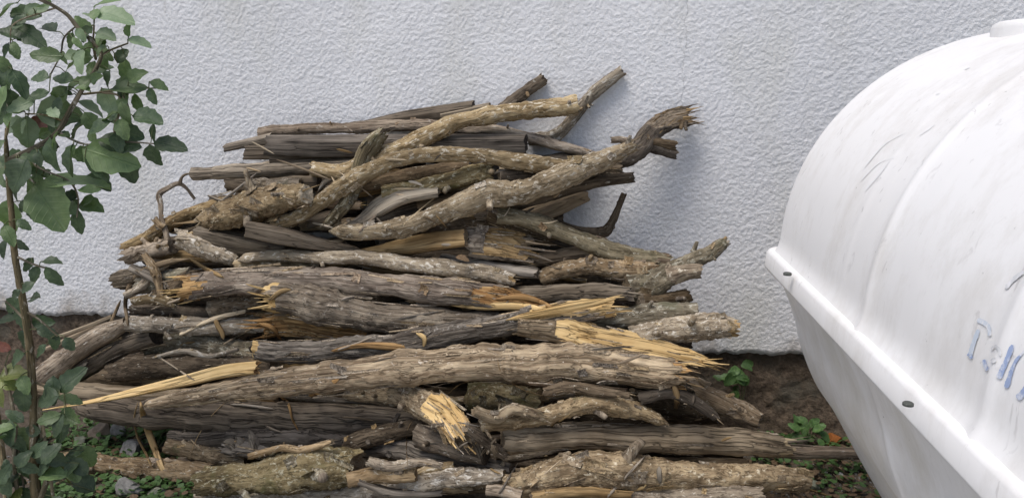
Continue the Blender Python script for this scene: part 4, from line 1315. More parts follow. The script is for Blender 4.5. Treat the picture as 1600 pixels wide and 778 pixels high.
wood('log', 'small grey branch in the low left heap with torn bark', [(260, 696, 12), (300, 702, 13), (333, 710, 13), (385, 719, 12)], 'flaky', 'flaky', ('cut', 'cut'), flakes=5)
wood('log', 'grey dead root piece with upright prongs', [(350, 700, 10), (390, 700, 12), (425, 708, 12)], 'grey', 'strip', ('torn', 'cut'), splinters=(3, 0), spl_mat='grey',
     stubs=[([(400, 702, 9), (395, 685, 7), (388, 668, 4)], 'grey', 'point'), ([(370, 700, 9), (358, 690, 6), (347, 692, 4)], 'grey', 'point'), ([(380, 702, 8), (376, 690, 6), (366, 680, 4)], 'grey', 'point')])
wood('branch', 'smooth grey branch bending below the round cut stub', [(570, 700, 14), (626, 703, 16), (668, 714, 16), (739, 726, 15), (800, 738, 13)], 'grey', 'smooth', ('rough', 'cut'), flakes=1)
wood('branch', 'slim dark branch with a yellow patch low in the centre', [(535, 697, 11), (565, 687, 13), (598, 678, 12), (665, 664, 11)], 'dark', 'bark', ('taper', 'cut'), flakes=3, flake_mat='tan')
wood('log', 'stubby log with round sawn face turned left', [(655, 682, 18), (690, 691, 19), (760, 708, 18)], 'dark', 'bark', ('cut', 'cut'), end_mats=('end', 'end_dark'))
wood('log', 'greyish cracked log with ragged stepped right end', [(785, 684, 20), (850, 683, 21), (920, 682, 21), (1030, 685, 22), (1146, 691, 22), (1235, 699, 15)], 'grey', 'weather', ('cut', 'torn'), amp=1.2, splinters=(0, 6), spl_mat='grey', spl_len=1.3, fibres=14, fray=(0, 1.5), split_mat='palegrey')
wood('branch', 'pale crumbling branch lying over the cracked log', [(750, 660, 14), (807, 657, 12), (863, 646, 13), (900, 636, 15), (934, 631, 17), (976, 638, 15), (1010, 648, 12), (1045, 663, 8)], 'flaky', 'flaky', ('cut', 'taper'), flakes=14, fray=(1.0, 2.0), split_mat='palegrey')
wood('log', 'broken log with pale chopped end pointing down at the viewer', [(620, 612, 16), (645, 622, 20), (668, 634, 23), (700, 655, 25), (722, 682, 20)], 'flaky', 'flaky', ('cut', 'torn'), split=(1.4, 0.8, 0.3, 0.5, 0.8), split_mat='pale', end_mats=('end', 'end'), splinters=(0, 4), spl_mat='palegrey', spl_len=0.6, flakes=8, fray=(0, 1.0))
wood('log', 'big front log with shaggy grey bark tapering to the left', [(225, 633, 6), (265, 626, 10), (333, 615, 14), (400, 603, 19), (513, 590, 22), (626, 578, 25), (739, 568, 28), (840, 566, 29), (921, 570, 30), (1000, 578, 29), (1066, 585, 26)], 'rough', 'strip', ('taper', 'torn'), end_mats=('end', 'end_dark'), splinters=(0, 9), spl_mat='brown', spl_len=0.7, flakes=10, amp=1.2, fray=(0, 0.9), split_mat='orange')
wood('stick', 'long pale yellow split splinter lying at the left', [(54, 642, 2), (110, 633, 3.5), (163, 623, 5), (230, 608, 7), (300, 592, 9), (350, 580, 10), (402, 574, 10)], 'pale', 'weather', ('point', 'torn'), sect=(0.6, 1.0, -0.3), end_mats=('orange', 'orange'), amp=0.6, nth=24, cat='splinter')
wood('log', 'long bottom left log half hidden by the rose', [(85, 718, 14), (191, 729, 16), (260, 735, 16), (330, 742, 16)], 'brown', 'bark', ('rough', 'cut'), flakes=3)
wood('branch', 'grey brown branch along the bottom edge of the pile', [(310, 775, 11), (420, 772, 12), (520, 776, 12), (590, 766, 14), (654, 752, 15), (711, 745, 14), (788, 742, 10)], 'light', 'flaky', ('cut', 'cut'), flakes=8, flake_mat='flaky', stubs=[([(640, 750, 8), (670, 735, 8), (710, 728, 7)], 'light', 'end')])
wood('log', 'swollen lichen crusted log at the bottom left', [(307, 755, 17), (350, 751, 21), (400, 744, 23), (457, 737, 29), (500, 733, 31), (535, 731, 29), (560, 733, 25)], 'moss', 'flaky', ('rough', 'rough'), end_mats=('end', 'end'), flakes=14, amp=0.8)
wood('log', 'small brown stub behind the swollen log end', [(545, 748, 13), (590, 742, 14), (650, 740, 13)], 'brown', 'bark')
wood('log', 'thick bottom log with peeling yellow bark and mossy underside', [(790, 762, 17), (835, 752, 22), (880, 738, 26), (930, 733, 28), (1000, 738, 26), (1060, 744, 24), (1146, 747, 23), (1210, 747, 20), (1260, 748, 17)], 'flaky', 'bark', ('rough', 'cut'), end_mats=('end', 'end'), flakes=30, amp=1.2,
     stubs=[([(1120, 755, 9), (1112, 764, 8), (1105, 770, 7)], 'flaky', 'end_pale')])
wood('stick', 'short stick with sawn tip at the bottom centre', [(760, 765, 9), (790, 768, 9), (815, 775, 9)], 'brown', 'smooth', ('cut', 'cut'))
wood('branch', 'flaking pale branch end at the bottom right corner of the pile', [(880, 785, 14), (960, 776, 15), (1050, 778, 15), (1130, 772, 14), (1190, 770, 11)], 'flaky', 'flaky', ('cut', 'torn'), flakes=8)


# ---- small crooked pieces lying across the others
for lab, pts, mt, rel in (
        ('crooked knotty stick slanting across the left cluster', [(196, 462, 6), (222, 448, 7), (246, 420, 7), (268, 408, 5)], 'flaky', 'flaky'),
        ('short grey stick crossing under the arched bark ribbon', [(205, 418, 6), (232, 430, 7), (262, 452, 6)], 'grey', 'weather'),
        ('thin brown stick leaning at the left end beside the ribbon', [(226, 398, 5), (243, 425, 6), (252, 462, 5)], 'brown', 'bark'),
        ('stubby pale stick lying below the left ribbon', [(208, 470, 7), (240, 466, 8), (276, 474, 7)], 'light', 'bark'),
        ('crooked grey twig lying over the dark torn log', [(240, 560, 3), (285, 548, 4), (330, 556, 4), (372, 545, 3)], 'light', 'bark'),
        ('bent stick resting on the swollen log', [(390, 712, 5), (440, 700, 6), (470, 702, 6), (520, 690, 5)], 'brown', 'flaky'),
        ('short flaky stick across the smooth grey branch', [(575, 720, 7), (610, 728, 8), (660, 722, 7), (690, 728, 5)], 'flaky', 'flaky'),
        ('curved knotty stick under the pale crumbling branch', [(850, 612, 6), (890, 604, 8), (930, 610, 7), (985, 618, 5)], 'dark', 'flaky'),
        ('dark bent stick right of the big front log end', [(1000, 622, 8), (1050, 614, 9), (1085, 628, 8), (1120, 652, 6)], 'dark', 'strip'),
        ('grey split stick lying along the bottom logs', [(560, 752, 6), (620, 770, 7), (690, 768, 6)], 'grey', 'weather'),
        ('yellowish peeled stick at the foot of the pile', [(830, 775, 7), (900, 768, 8), (985, 772, 6)], 'tan', 'weather'),
        ('thin pale stick slanting over the speckled left log', [(282, 522, 3), (330, 500, 4), (384, 486, 3)], 'palegrey', 'weather'),
        ('twisted root piece beside the chopped end', [(742, 640, 9), (775, 652, 10), (800, 640, 9), (850, 652, 7)], 'flaky', 'flaky'),
        ('short dark stub hanging below the chopped end', [(728, 668, 8), (760, 690, 9), (790, 712, 6)], 'dark', 'flaky')):
    wood('stick', lab, pts, mt, rel, ('rough', 'torn'), flakes=3, fibres=2, nth=24, splinters=(0, 2), spl_mat='fibre', squeeze=0.6)


# thin curved strips of torn bark and dry stems: ribbons with thickness
def ribbon(name, label, pts, mat, y=None, near=0.3, flat=0.35, cat='bark strip', group=None, n_th=10):
    SEED[0] += 7
    P = np.array(pts, float)
    L = np.linalg.norm(np.diff(P[:, :2], axis=0), axis=1).sum()
    S = catmull(P, max(10, int(L / 3)))
    W = []
    for q in S:
        yy = wall_y((q[0] - 800) / FPX * 2.4) - near if y is None else y
        # lie on the front of whatever piece is there
        for (Q, qr, qy) in DONE:
            d = np.linalg.norm(Q[:, :2] - q[:2], axis=1) * 2.3 / FPX
            k = int(np.argmin(d))
            if d[k] < qr[k]:
                yy = min(yy, qy[k] - math.sqrt(qr[k] ** 2 - d[k] ** 2) - 0.002)
        W.append(yy)
    W = np.array(W)
    k = np.ones(7) / 7
    pad = np.concatenate([np.full(3, W[0]), W, np.full(3, W[-1])])
    W = np.minimum(np.convolve(pad, k, 'valid'), W + 0.004)
    P3 = np.array([at(S[i][0], S[i][1], W[i]) for i in range(len(S))])
    r = S[:, 2] * pdepth(P3) / FPX
    V, lc, _, _ = tube(P3, r, 'smooth', SEED[0], n_th, (flat, 1.0, 0.2), None, (0, 0), (0.15, 0.15))
    base = np.array([*V.reshape(-1, 3).mean(0)[:2], V[..., 2].min()])
    me = mesh_np(name, V.reshape(-1, 3) - base, grid_faces(len(V), n_th, True), M[mat], attr={'lc': lc.reshape(-1, 3)})
    o = link(name, me, None, label, cat, group)
    o.location = base
    return o


ribbon('bark_strip', 'long brown bark ribbon arching over the left end of the pile', [(203, 522, 2.5), (198, 495, 2.5), (196, 471, 3), (201, 450, 3.5), (212, 433, 4), (232, 420, 5), (262, 410, 5), (296, 404, 4)], 'board')
ribbon('bark_strip', 'dangling yellow brown bark strip hanging before the stones', [(219, 625, 3), (223, 645, 4.5), (231, 671, 5), (242, 700, 5), (254, 732, 4), (268, 752, 3.5), (288, 777, 3)], 'tan', near=0.5)
ribbon('bark_strip', 'thin dark bark thread beside the dangling strip', [(216, 627, 1.2), (210, 650, 1.2), (214, 680, 1.6), (228, 708, 2), (240, 735, 2)], 'board', near=0.48)
ribbon('bark_strip', 'short pale peel hanging under the short cut log', [(336, 497, 3), (340, 508, 4), (347, 520, 4), (349, 530, 3)], 'tan', near=0.4)
ribbon('bark_strip', 'pair of crossing pale splinters left above the torn log', [(296, 403, 2.5), (318, 418, 3.5), (350, 434, 3)], 'tan')
ribbon('bark_strip', 'upright brown twig sliver between left sticks', [(164, 525, 2), (176, 498, 2.5), (189, 468, 2)], 'board')
ribbon('bark_strip', 'grey pointed sliver hanging below the chopped end', [(738, 678, 5), (746, 700, 5), (757, 727, 2)], 'grey', near=0.5)
ribbon('bark_strip', 'second grey sliver right of the hanging one', [(768, 694, 6), (778, 712, 5), (788, 729, 3)], 'grey', near=0.5)
ribbon('bark_strip', 'reddish bark thread hanging on the long dark beam', [(436, 618, 2), (450, 630, 2), (457, 655, 1.6), (466, 672, 1.5)], 'orange', near=0.45)
ribbon('bark_strip', 'yellow torn fibre streak on the split right log end', [(690, 474, 2), (750, 479, 5), (800, 478, 7), (862, 485, 3)], 'pale')
ribbon('bark_strip', 'reddish bare wood seam along the twisted log', [(505, 552, 2), (560, 540, 4), (610, 541, 6), (660, 543, 3)], 'orange')
ribbon('bark_strip', 'long golden torn strip along the top of the twisted log', [(790, 500, 3), (840, 490, 6), (900, 478, 7), (962, 467, 4)], 'pale')
ribbon('bark_strip', 'second golden strip curling off the reddish log end', [(770, 468, 2), (815, 464, 5), (845, 472, 4), (872, 486, 2)], 'orange')
ribbon('bark_strip', 'frayed orange tuft on the big front log', [(480, 622, 3), (505, 605, 6), (530, 592, 3)], 'orange')
for lab, pts, mt in (
        ('dark bark shred hanging right of the big front log', [(1052, 600, 4), (1058, 620, 5), (1054, 645, 2)], 'board'),
        ('brown bark shred dangling next to the dark shred', [(1072, 598, 4), (1082, 618, 5), (1080, 640, 2)], 'black'),
        ('curled bark shred at the top of the diagonal branch', [(1088, 590, 3), (1104, 600, 5), (1112, 598, 2)], 'fibre'),
        ('white upright bark flake on the thick bottom log', [(1030, 728, 3.5), (1030, 742, 4), (1032, 756, 3)], 'palegrey'),
        ('pale torn bark edge under the thick bottom log', [(955, 764, 4), (975, 760, 6), (1000, 760, 5), (1010, 757, 3)], 'pale'),
        ('yellow fibre tuft on the twisted log', [(650, 520, 2.5), (663, 528, 4), (660, 548, 2)], 'pale'),
        ('orange frayed strands at the left torn log end', [(405, 505, 3), (425, 512, 4), (440, 532, 2)], 'orange'),
        ('stray brown fibre over the frayed yellow end', [(420, 470, 3), (440, 455, 4), (455, 452, 2)], 'tan')):
    ribbon('bark_strip', lab, pts, mt, near=0.35, flat=0.3)
for pts in ([(618, 574, .9), (640, 592, .9), (672, 603, .8), (700, 606, .7)], [(672, 606, .8), (710, 596, .8), (760, 592, .9), (800, 595, .8)], [(692, 622, .7), (720, 600, .8), (760, 590, .8), (790, 592, .7)],
            [(776, 558, .7), (785, 585, .8), (810, 605, .9), (850, 618, .8), (880, 617, .7), (900, 606, .6)], [(728, 632, .6), (736, 610, .7), (755, 598, .7)], [(668, 634, .7), (640, 664, .7), (635, 690, .6), (637, 728, .6)],
            [(298, 708, .7), (310, 680, .7), (330, 650, .7), (352, 628, .6)]):
    ribbon('straw', 'hair thin dry straw curling over the front logs', pts, 'board', near=0.5, flat=1.0, cat='straw', group='dry straws on the pile', n_th=6)


# loose chips of bark and wood, and short twigs, lying on the logs
cr = random.Random(77)
for k in range(85):
    y = cr.uniform(215, 765)
    a, b = span(y)
    x = cr.uniform(a, b)
    twig = k % 5 == 0
    L = cr.uniform(35, 110) if twig else cr.uniform(14, 42)
    g = cr.gauss(0, 0.5)
    w = cr.uniform(1.0, 2.2) if twig else cr.uniform(0.9, 2.2)
    mt = cr.choice(['palegrey', 'fibre', 'tan', 'board', 'grey', 'black', 'fibre', 'grey'])
    adj = {'palegrey': 'pale grey', 'fibre': 'stringy tan', 'tan': 'tan', 'board': 'brown', 'grey': 'grey', 'pale': 'yellow', 'orange': 'orange brown', 'black': 'blackish'}[mt]
    dx, dy = math.cos(g) * L / 2, math.sin(g) * L / 2
    pts = [(x - dx, y - dy, w), (x, y + cr.uniform(-2, 2), w * 1.1), (x + dx, y + dy, w * 0.7)]
    if twig:
        ribbon('twig', 'short loose %s twig lying across the logs' % adj, pts, mt, flat=0.9, cat='twig', group='loose twigs on the pile', n_th=8)
    else:
        ribbon('bark_sliver', 'small loose %s sliver lying on the logs' % adj, pts, mt, flat=0.3, cat='sliver', group='loose slivers on the pile', n_th=8)
# curled brown dead leaf caught in the pile
# ------------------------------------------------------------------ leaves
def leaf_data(variant, mat):
    rs = np.random.RandomState(variant)
    n = 9
    V, lc = [], []
    wmax = (0.30, 0.35, 0.26, 0.31, 0.33, 0.28, 0.36, 0.24)[variant % 8]
    fold, droop, curl = rs.uniform(0.05, 0.55), rs.uniform(0.0, 0.4), rs.uniform(-0.25, 0.25)
    for k in range(n):
        t = k / (n - 1)
        w = wmax * math.sin(math.pi * min(1, t ** 0.8 * 0.985)) ** 0.75 + 0.004
        for j, s in enumerate((-1, -0.55, 0, 0.55, 1)):
            ser = 1 + (0.09 if k % 2 else -0.05) * (abs(s) == 1)
            y = s * w * ser
            z = fold * abs(y) - droop * t * t + curl * y + 0.035 * math.sin(7 * t + s * 2 + variant)
            V.append((t + (0.03 if abs(s) == 1 and k % 2 else 0), y, z))
            lc.append((t, y, 0))
    F = grid_faces(n, 5)
    return mesh_np('leaf', V, F, mat, attr={'lc': lc})


LEAF = {}


def leaf_mesh(var, key):
    if (var, key) not in LEAF:
        LEAF[(var, key)] = leaf_data(var, M[key])
    return LEAF[(var, key)]


UPV = Vector((0, SP, CP))
FWD = Vector((0, CP, -SP))
RGT = Vector((1, 0, 0))


def leaf_matrix(p, ang, size, tilt_r, y_up=0.35):
    """ang: direction of the tip in the picture, 0 right, 90 down"""
    d = RGT * math.cos(R_(ang)) - UPV * math.sin(R_(ang)) + FWD * tilt_r.uniform(-0.35, 0.35)
    d.normalize()
    nrm = -FWD * tilt_r.uniform(0.45, 1.0) + UPV * tilt_r.uniform(0.0, 0.9) + RGT * tilt_r.uniform(-0.55, 0.35)
    nrm = nrm - d * nrm.dot(d)
    nrm.normalize()
    s = nrm.cross(d)
    m = Matrix((d, s, nrm)).transposed().to_4x4()
    return Matrix.Translation(p) @ m @ Matrix.Scale(size, 4)


ROSE_Y = -0.86
rose = link('rose_bush', None, label='rose bush with grey green leaflets on thin canes at the woodpile end', cat='bush')
rose_base = at(52, 770, ROSE_Y)
rose_base = np.array([rose_base[0] + 0.02, ROSE_Y, 0.0])
rose.location = rose_base


def cane(pts, name='stem', world_tail=None, mat='cane', y=ROSE_Y, n_th=12):
    SEED[0] += 7
    S = catmull(np.array(pts, float), max(8, 8 * len(pts)))
    W = np.array([at(q[0], q[1], y) for q in S])
    r = S[:, 2] * 0.8 * pdepth(W) / FPX
    if world_tail is not None:
        k = 14
        tail = np.array([W[-1] * (1 - t) + np.array(world_tail) * t for t in np.linspace(0, 1, k)[1:]])
        W = np.vstack([W, tail])
        r = np.concatenate([r, np.full(k - 1, r[-1] * 1.1)])
    V, lc, _, _ = tube(W, r, 'smooth', SEED[0], n_th, None, None, (0, 0), (0.05, 0))
    return link(name, mesh_np(name, V.reshape(-1, 3) - rose_base, grid_faces(len(V), n_th, True), M[mat], attr={'lc': lc.reshape(-1, 3)}), rose), S


g0 = rose_base
SK = []
for pts, tail in (([(8, 200, 4), (12, 260, 5), (18, 330, 5.5), (22, 390, 6), (36, 470, 6.5), (46, 540, 7), (51, 610, 7.5), (54, 700, 8), (56, 790, 8)], (g0[0], g0[1], -0.02)),
                  ([(45, -8, 4), (80, 8, 4), (105, 24, 4.5), (122, 45, 4.5), (147, 68, 4), (158, 84, 4), (150, 108, 4.5), (130, 138, 5), (112, 168, 5), (88, 208, 5), (52, 232, 5.5), (14, 250, 6)], None),
                  ([(157, 88, 2.5), (170, 80, 2), (200, 68, 1.4)], None), ([(150, 95, 3), (146, 70, 2), (147, 40, 1.6)], None),
                  ([(125, 148, 2.5), (155, 145, 2), (200, 140, 1.5), (245, 138, 1.2)], None), ([(178, 208, 3), (183, 185, 3), (190, 168, 2), (185, 150, 2), (160, 145, 2)], None),
                  ([(90, 206, 2.5), (130, 225, 2), (200, 222, 1.6), (240, 225, 1.3)], None), ([(205, 190, 1.5), (200, 165, 1.5), (192, 150, 1.5)], None),
                  ([(30, 238, 3), (60, 262, 2), (110, 285, 1.8), (122, 310, 1.5), (120, 340, 1.2)], None), ([(12, 265, 3), (40, 275, 2), (70, 300, 1.8)], None),
                  ([(118, 42, 2), (100, 60, 1.8), (95, 85, 1.6), (80, 115, 1.4)], None), ([(90, 12, 2), (60, 22, 1.6), (20, 40, 1.6), (16, 70, 1.2)], None),
                  ([(10, 215, 3), (14, 180, 2.5), (10, 140, 2), (12, 100, 1.6)], None), ([(100, 190, 2), (70, 180, 1.6), (40, 178, 1.4)], None),
                  ([(24, 400, 2.5), (50, 412, 2), (75, 420, 1.5)], None), ([(38, 485, 2.5), (62, 500, 2), (90, 525, 1.6)], None),
                  ([(40, 500, 2.5), (20, 480, 2), (8, 470, 1.6)], None), ([(50, 595, 2.5), (75, 605, 2), (100, 610, 1.6)], None),
                  ([(60, 790, 5), (75, 740, 4.5), (70, 700, 4), (62, 660, 3), (60, 620, 2.5)], (g0[0] + 0.03, g0[1], -0.02)), ([(30, 790, 4), (22, 720, 3.5), (25, 670, 3), (15, 610, 2.5), (8, 570, 2)], (g0[0] - 0.05, g0[1] + 0.02, -0.02)),
                  ([(-48, -30, 2.5), (-58, 90, 3), (-44, 230, 4), (-36, 380, 5), (-22, 520, 5.5), (-4, 650, 6), (12, 790, 6)], (g0[0] - 0.08, g0[1], -0.02))):
    _, S = cane(pts, world_tail=tail)
    SK.append(S[:, :2])
SKA = np.vstack(SK)

LV = '''178 24 56 5 l|166 4 42 -25 m|138 24 24 200 l|72 40 38 210 d|42 24 46 185 d|48 56 54 30 d|20 56 42 200 d|8 78 26 120 d|12 14 36 150 m|62 8 24 -30 m|75 88 48 182 m|127 96 36 100 l|156 79 26 150 l|135 78 26 110 m|190 88 26 -60 d|194 110 38 95 m|216 64 32 5 l|165 123 28 120 d|198 137 54 -8 m|247 132 28 20 m|238 150 26 70 d|213 161 30 80 m|229 185 44 8 d|237 208 34 100 d|264 226 48 2 d|237 243 36 80 d|172 160 52 60 l|138 165 42 20 l|88 177 64 -2 l|66 189 44 -5 r|94 150 38 130 m|95 120 42 200 d|155 198 42 160 d|200 206 40 20 d|183 224 64 10 d|168 245 80 18 m|196 262 48 60 d|106 277 92 -14 m|76 322 82 55 m|38 302 86 135 m|10 338 58 105 m|107 307 32 185 d|138 297 34 0 m|115 325 32 120 d|144 322 40 10 m|120 346 38 95 d|150 286 42 20 d|62 236 62 170 d|82 240 54 80 d|40 205 48 95 l|36 166 42 150 l|20 195 44 180 l|12 122 42 100 d|30 128 44 60 d|13 158 38 100 d|8 180 34 130 d|6 102 34 60 m|30 272 54 120 d|52 268 44 20 m|48 330 26 80 d|36 322 24 130 d|15 366 34 60 m|10 388 32 100 d|32 382 26 30 d|120 130 34 -40 m|108 100 30 -70 m|60 150 36 160 d|150 262 46 40 d|118 200 40 150 d|130 240 44 190 m|110 250 50 100 d|60 290 40 80 m|90 300 38 120 d|62 120 30 190 d|155 55 30 -80 m|132 52 30 140 d|215 120 32 -30 m|170 225 40 190 d|22 250 44 200 d|14 290 50 110 d|75 205 40 -30 m|140 190 34 60 m
43 413 28 130 d|80 407 30 -5 d|57 428 26 100 d|80 432 36 60 d|46 449 24 140 d|22 459 24 150 d|48 465 30 180 d|20 476 28 130 d|15 498 32 160 d|36 496 38 80 d|66 503 32 0 d|85 532 28 90 d|107 537 24 60 d|62 547 28 140 d|72 520 32 20 d|34 530 32 120 d|5 541 28 200 r|20 562 42 150 d|20 585 44 -10 y|12 598 34 20 y|4 620 32 90 y|85 608 44 85 d|109 594 50 -50 d|72 622 42 170 d|106 626 38 20 m|36 622 42 95 d|40 600 30 60 m|92 662 36 120 d|110 650 34 20 m|70 650 34 190 r'''
LEAVES = []
for tok in LV.replace('\n', '|').split('|'):
    a = tok.split()
    LEAVES.append((float(a[0]), float(a[1]), float(a[2]), float(a[3]), 'leaf_' + a[4]))
lr = random.Random(21)
for k in range(58):
    x, y = lr.uniform(-10, 132), lr.uniform(650, 790)
    if x > 105 and y < 690:
        continue
    LEAVES.append((x, y, lr.uniform(26, 44), lr.uniform(0, 360), lr.choice(['leaf_d'] * 7 + ['leaf_m'] * 2 + ['leaf_y'])))
for k in range(26):
    LEAVES.append((lr.uniform(-90, 5), lr.uniform(-20, 700), lr.uniform(30, 60), lr.uniform(0, 360), lr.choice(['leaf_d', 'leaf_m'])))
for k in range(105):
    q = SKA[lr.randrange(len(SKA))]
    if q[1] > 350:
        continue
    a = lr.uniform(0, 360)
    LEAVES.append((q[0] + 20 * math.cos(R_(a)), q[1] + 20 * math.sin(R_(a)), lr.uniform(20, 36), a, lr.choice(['leaf_d', 'leaf_m', 'leaf_m', 'leaf_l'])))
rb = Vector(rose_base)
for k, (x, y, L, ang, key) in enumerate(LEAVES):
    bx, by = x - math.cos(R_(ang)) * L / 2, y - math.sin(R_(ang)) * L / 2
    yy = ROSE_Y + lr.uniform(-0.05, 0.05)
    p = Vector(at(bx, by, yy))
    o = link('leaf', leaf_mesh(k % 8, key), rose)
    sz = L * 1.04 * float(pdepth(np.array(p))) / FPX
    o.matrix_local = Matrix.Translation(-rb) @ leaf_matrix(p, ang, sz, lr)
    # leaf stalk to the nearest cane
    d = np.linalg.norm(SKA - np.array([bx, by]), axis=1)
    j = int(np.argmin(d))
    if 3 < d[j] < 95:
        q = at(SKA[j][0], SKA[j][1], ROSE_Y)
        mid = (np.array(p) + q) / 2 + np.array([0, 0, 0.004])
        W = catmull(np.array([np.array(p), mid, q]), 7)
        SEED[0] += 1
        Vv, lcv, _, _ = tube(W, np.full(7, 0.0011), 'smooth', SEED[0], 5)
        link('leaf_stalk', mesh_np('leaf_stalk', Vv.reshape(-1, 3) - rose_base, grid_faces(7, 5, True), M['twig_green']), rose)

# ------------------------------------------------------------------ stones, pebbles, weeds
import bmesh


def stone(name, label, px, py, wpx, hpx, mat, seed, group=None, sub=3, z=None, cat='stone', facet=0.0):
    c = at_z(px, py + hpx * 0.5, 0.0)
    dep = float(pdepth(c))
    rx, rz = wpx / 2 * dep / FPX, hpx / 2 * dep / FPX * 1.06
    bm = bmesh.new()
    bmesh.ops.create_icosphere(bm, subdivisions=sub, radius=1.0)
    V = np.array([v.co[:] for v in bm.verts])
    F = np.array([[v.index for v in f.verts] for f in bm.faces])
    bm.free()
    rs = np.random.RandomState(seed)
    for _ in range(12):                       # chop flat facets
        d = rs.normal(size=3)
        d /= np.linalg.norm(d)
        h = rs.uniform(0.42, 0.75)
        e = V @ d
        V = V - np.outer(np.clip(e - h, 0, None), d)
    V = V * (1 + 0.06 * fbm(V[:, 0] * 3 + seed, V[:, 1] * 3, V[:, 2] * 3, 3, seed))[:, None]
    V = V * np.array([rx, rx * 0.85, rz])
    V[:, 2] -= V[:, 2].min() + 0.004
    o = link(name, mesh_np(name, V, F, M[mat], smooth=False), None, label, cat, group)
    zg = float(ground_z(c[0], c[1])) - 0.002
    o.location = (c[0], c[1] + 0.02, zg)
    o.rotation_euler[2] = rs.uniform(-0.3, 0.3)
    return o


stone('stone', 'beige angular stone beside the squarish grey one', 150, 672, 50, 42, 'stone_beige', 3)
stone('stone', 'upright squarish grey stone touching the beige one', 184, 671, 30, 38, 'stone_grey', 5)
stone('stone', 'light grey slanted stone below the beige one', 203, 697, 48, 36, 'stone_grey', 8)
stone('stone', 'greenish pale stone under the rose leaves', 122, 684, 34, 26, 'stone_green', 12)
stone('stone', 'flat bluish grey stone under the long bottom left log', 195, 764, 58, 34, 'stone_grey', 15)
stone('stone', 'dull greenish slab beside the flat bluish stone', 242, 768, 40, 24, 'stone_green', 18)
stone('stone', 'pale small stone beneath the swollen log tip', 290, 718, 46, 22, 'stone_beige', 21)
stone('stone', 'rounded orange brown stone next to the tank and weeds', 1306, 686, 40, 26, 'stone_orange', 24)
stone('stone', 'grey green stone on the ground right of the bottom log', 1277, 757, 22, 26, 'stone_green', 27)
stone('stone', 'brownish flat stone below the footing at right', 1205, 655, 30, 26, 'stone_beige', 29)
for k, (x, y, s) in enumerate(((1294, 749, 9), (1303, 754, 8), (1318, 751, 11), (1335, 745, 9), (1322, 733, 7), (1351, 762, 9), (1284, 735, 8), (1340, 766, 8), (1312, 762, 7), (1357, 741, 8), (1263, 766, 8), (1298, 772, 8))):
    stone('pebble', 'small whitish pebble on the soil beside the tank', x, y - s / 2, s, s * 0.8, 'stone_pale', 40 + k, 'whitish pebbles by the tank', 2, cat='pebble')


def weed(label, spots, key, seed, lean=1.0, z0=0.0, grp=None):
    """a small plant: stems from one root with leaves"""
    rs = random.Random(seed)
    pts = [Vector(s) for s in spots]
    root = pts[0]
    o = link('weed_plant', None, None, label, 'weed', grp)
    o.location = root
    for k, p in enumerate(pts[1:]):
        W = catmull(np.array([np.zeros(3), np.array((p - root) * 0.5) + np.array([0, 0, 0.02]), np.array(p - root)]), 9)
        Vv, lcv, _, _ = tube(W, np.full(9, 0.0018), 'smooth', seed + k, 6)
        link('stem', mesh_np('stem', Vv.reshape(-1, 3), grid_faces(9, 6, True), M['twig_green']), o)
        for j in range(3):
            l = link('leaf', leaf_mesh(rs.randrange(4), key), o)
            a = rs.uniform(0, 360)
            l.matrix_local = leaf_matrix((p - root) + Vector((rs.uniform(-.012, .012), rs.uniform(-.012, .012), rs.uniform(-.012, .008))), a, rs.uniform(0.03, 0.055), rs)
    return o


def wp(px, py, near):
    for _ in range(3):
        y = -near
        p = at(px, py, y)
        y = wall_y(p[0]) - near
        p = at(px, py, y)
    return tuple(p)


def gp(px, py):
    return tuple(at_z(px, py, 0.0))


weed('small green weed rooted in the shaded wall footing at right', [wp(1158, 640, 0.05), wp(1150, 605, 0.06), wp(1170, 588, 0.06), wp(1145, 580, 0.06), wp(1128, 592, 0.06), wp(1160, 572, 0.05)], 'leaf_w', 4)
weed('low dark weed clump at the footing beside the tank', [wp(1262, 695, 0.06), wp(1250, 672, 0.07), wp(1270, 668, 0.07), wp(1280, 672, 0.07), wp(1240, 680, 0.07), wp(1260, 660, 0.06), wp(1275, 684, 0.08), wp(1232, 692, 0.08)], 'leaf_w', 9)
weed('green weed sprout at the foot of the beige stone', [gp(140, 735), gp(130, 690), gp(165, 700), gp(150, 712), gp(118, 715)], 'leaf_w', 14)
weed('weed clump between the dangling bark strip and the stones', [gp(245, 705), gp(240, 672), gp(262, 672), gp(252, 688), gp(270, 690), gp(235, 690)], 'leaf_w', 19)

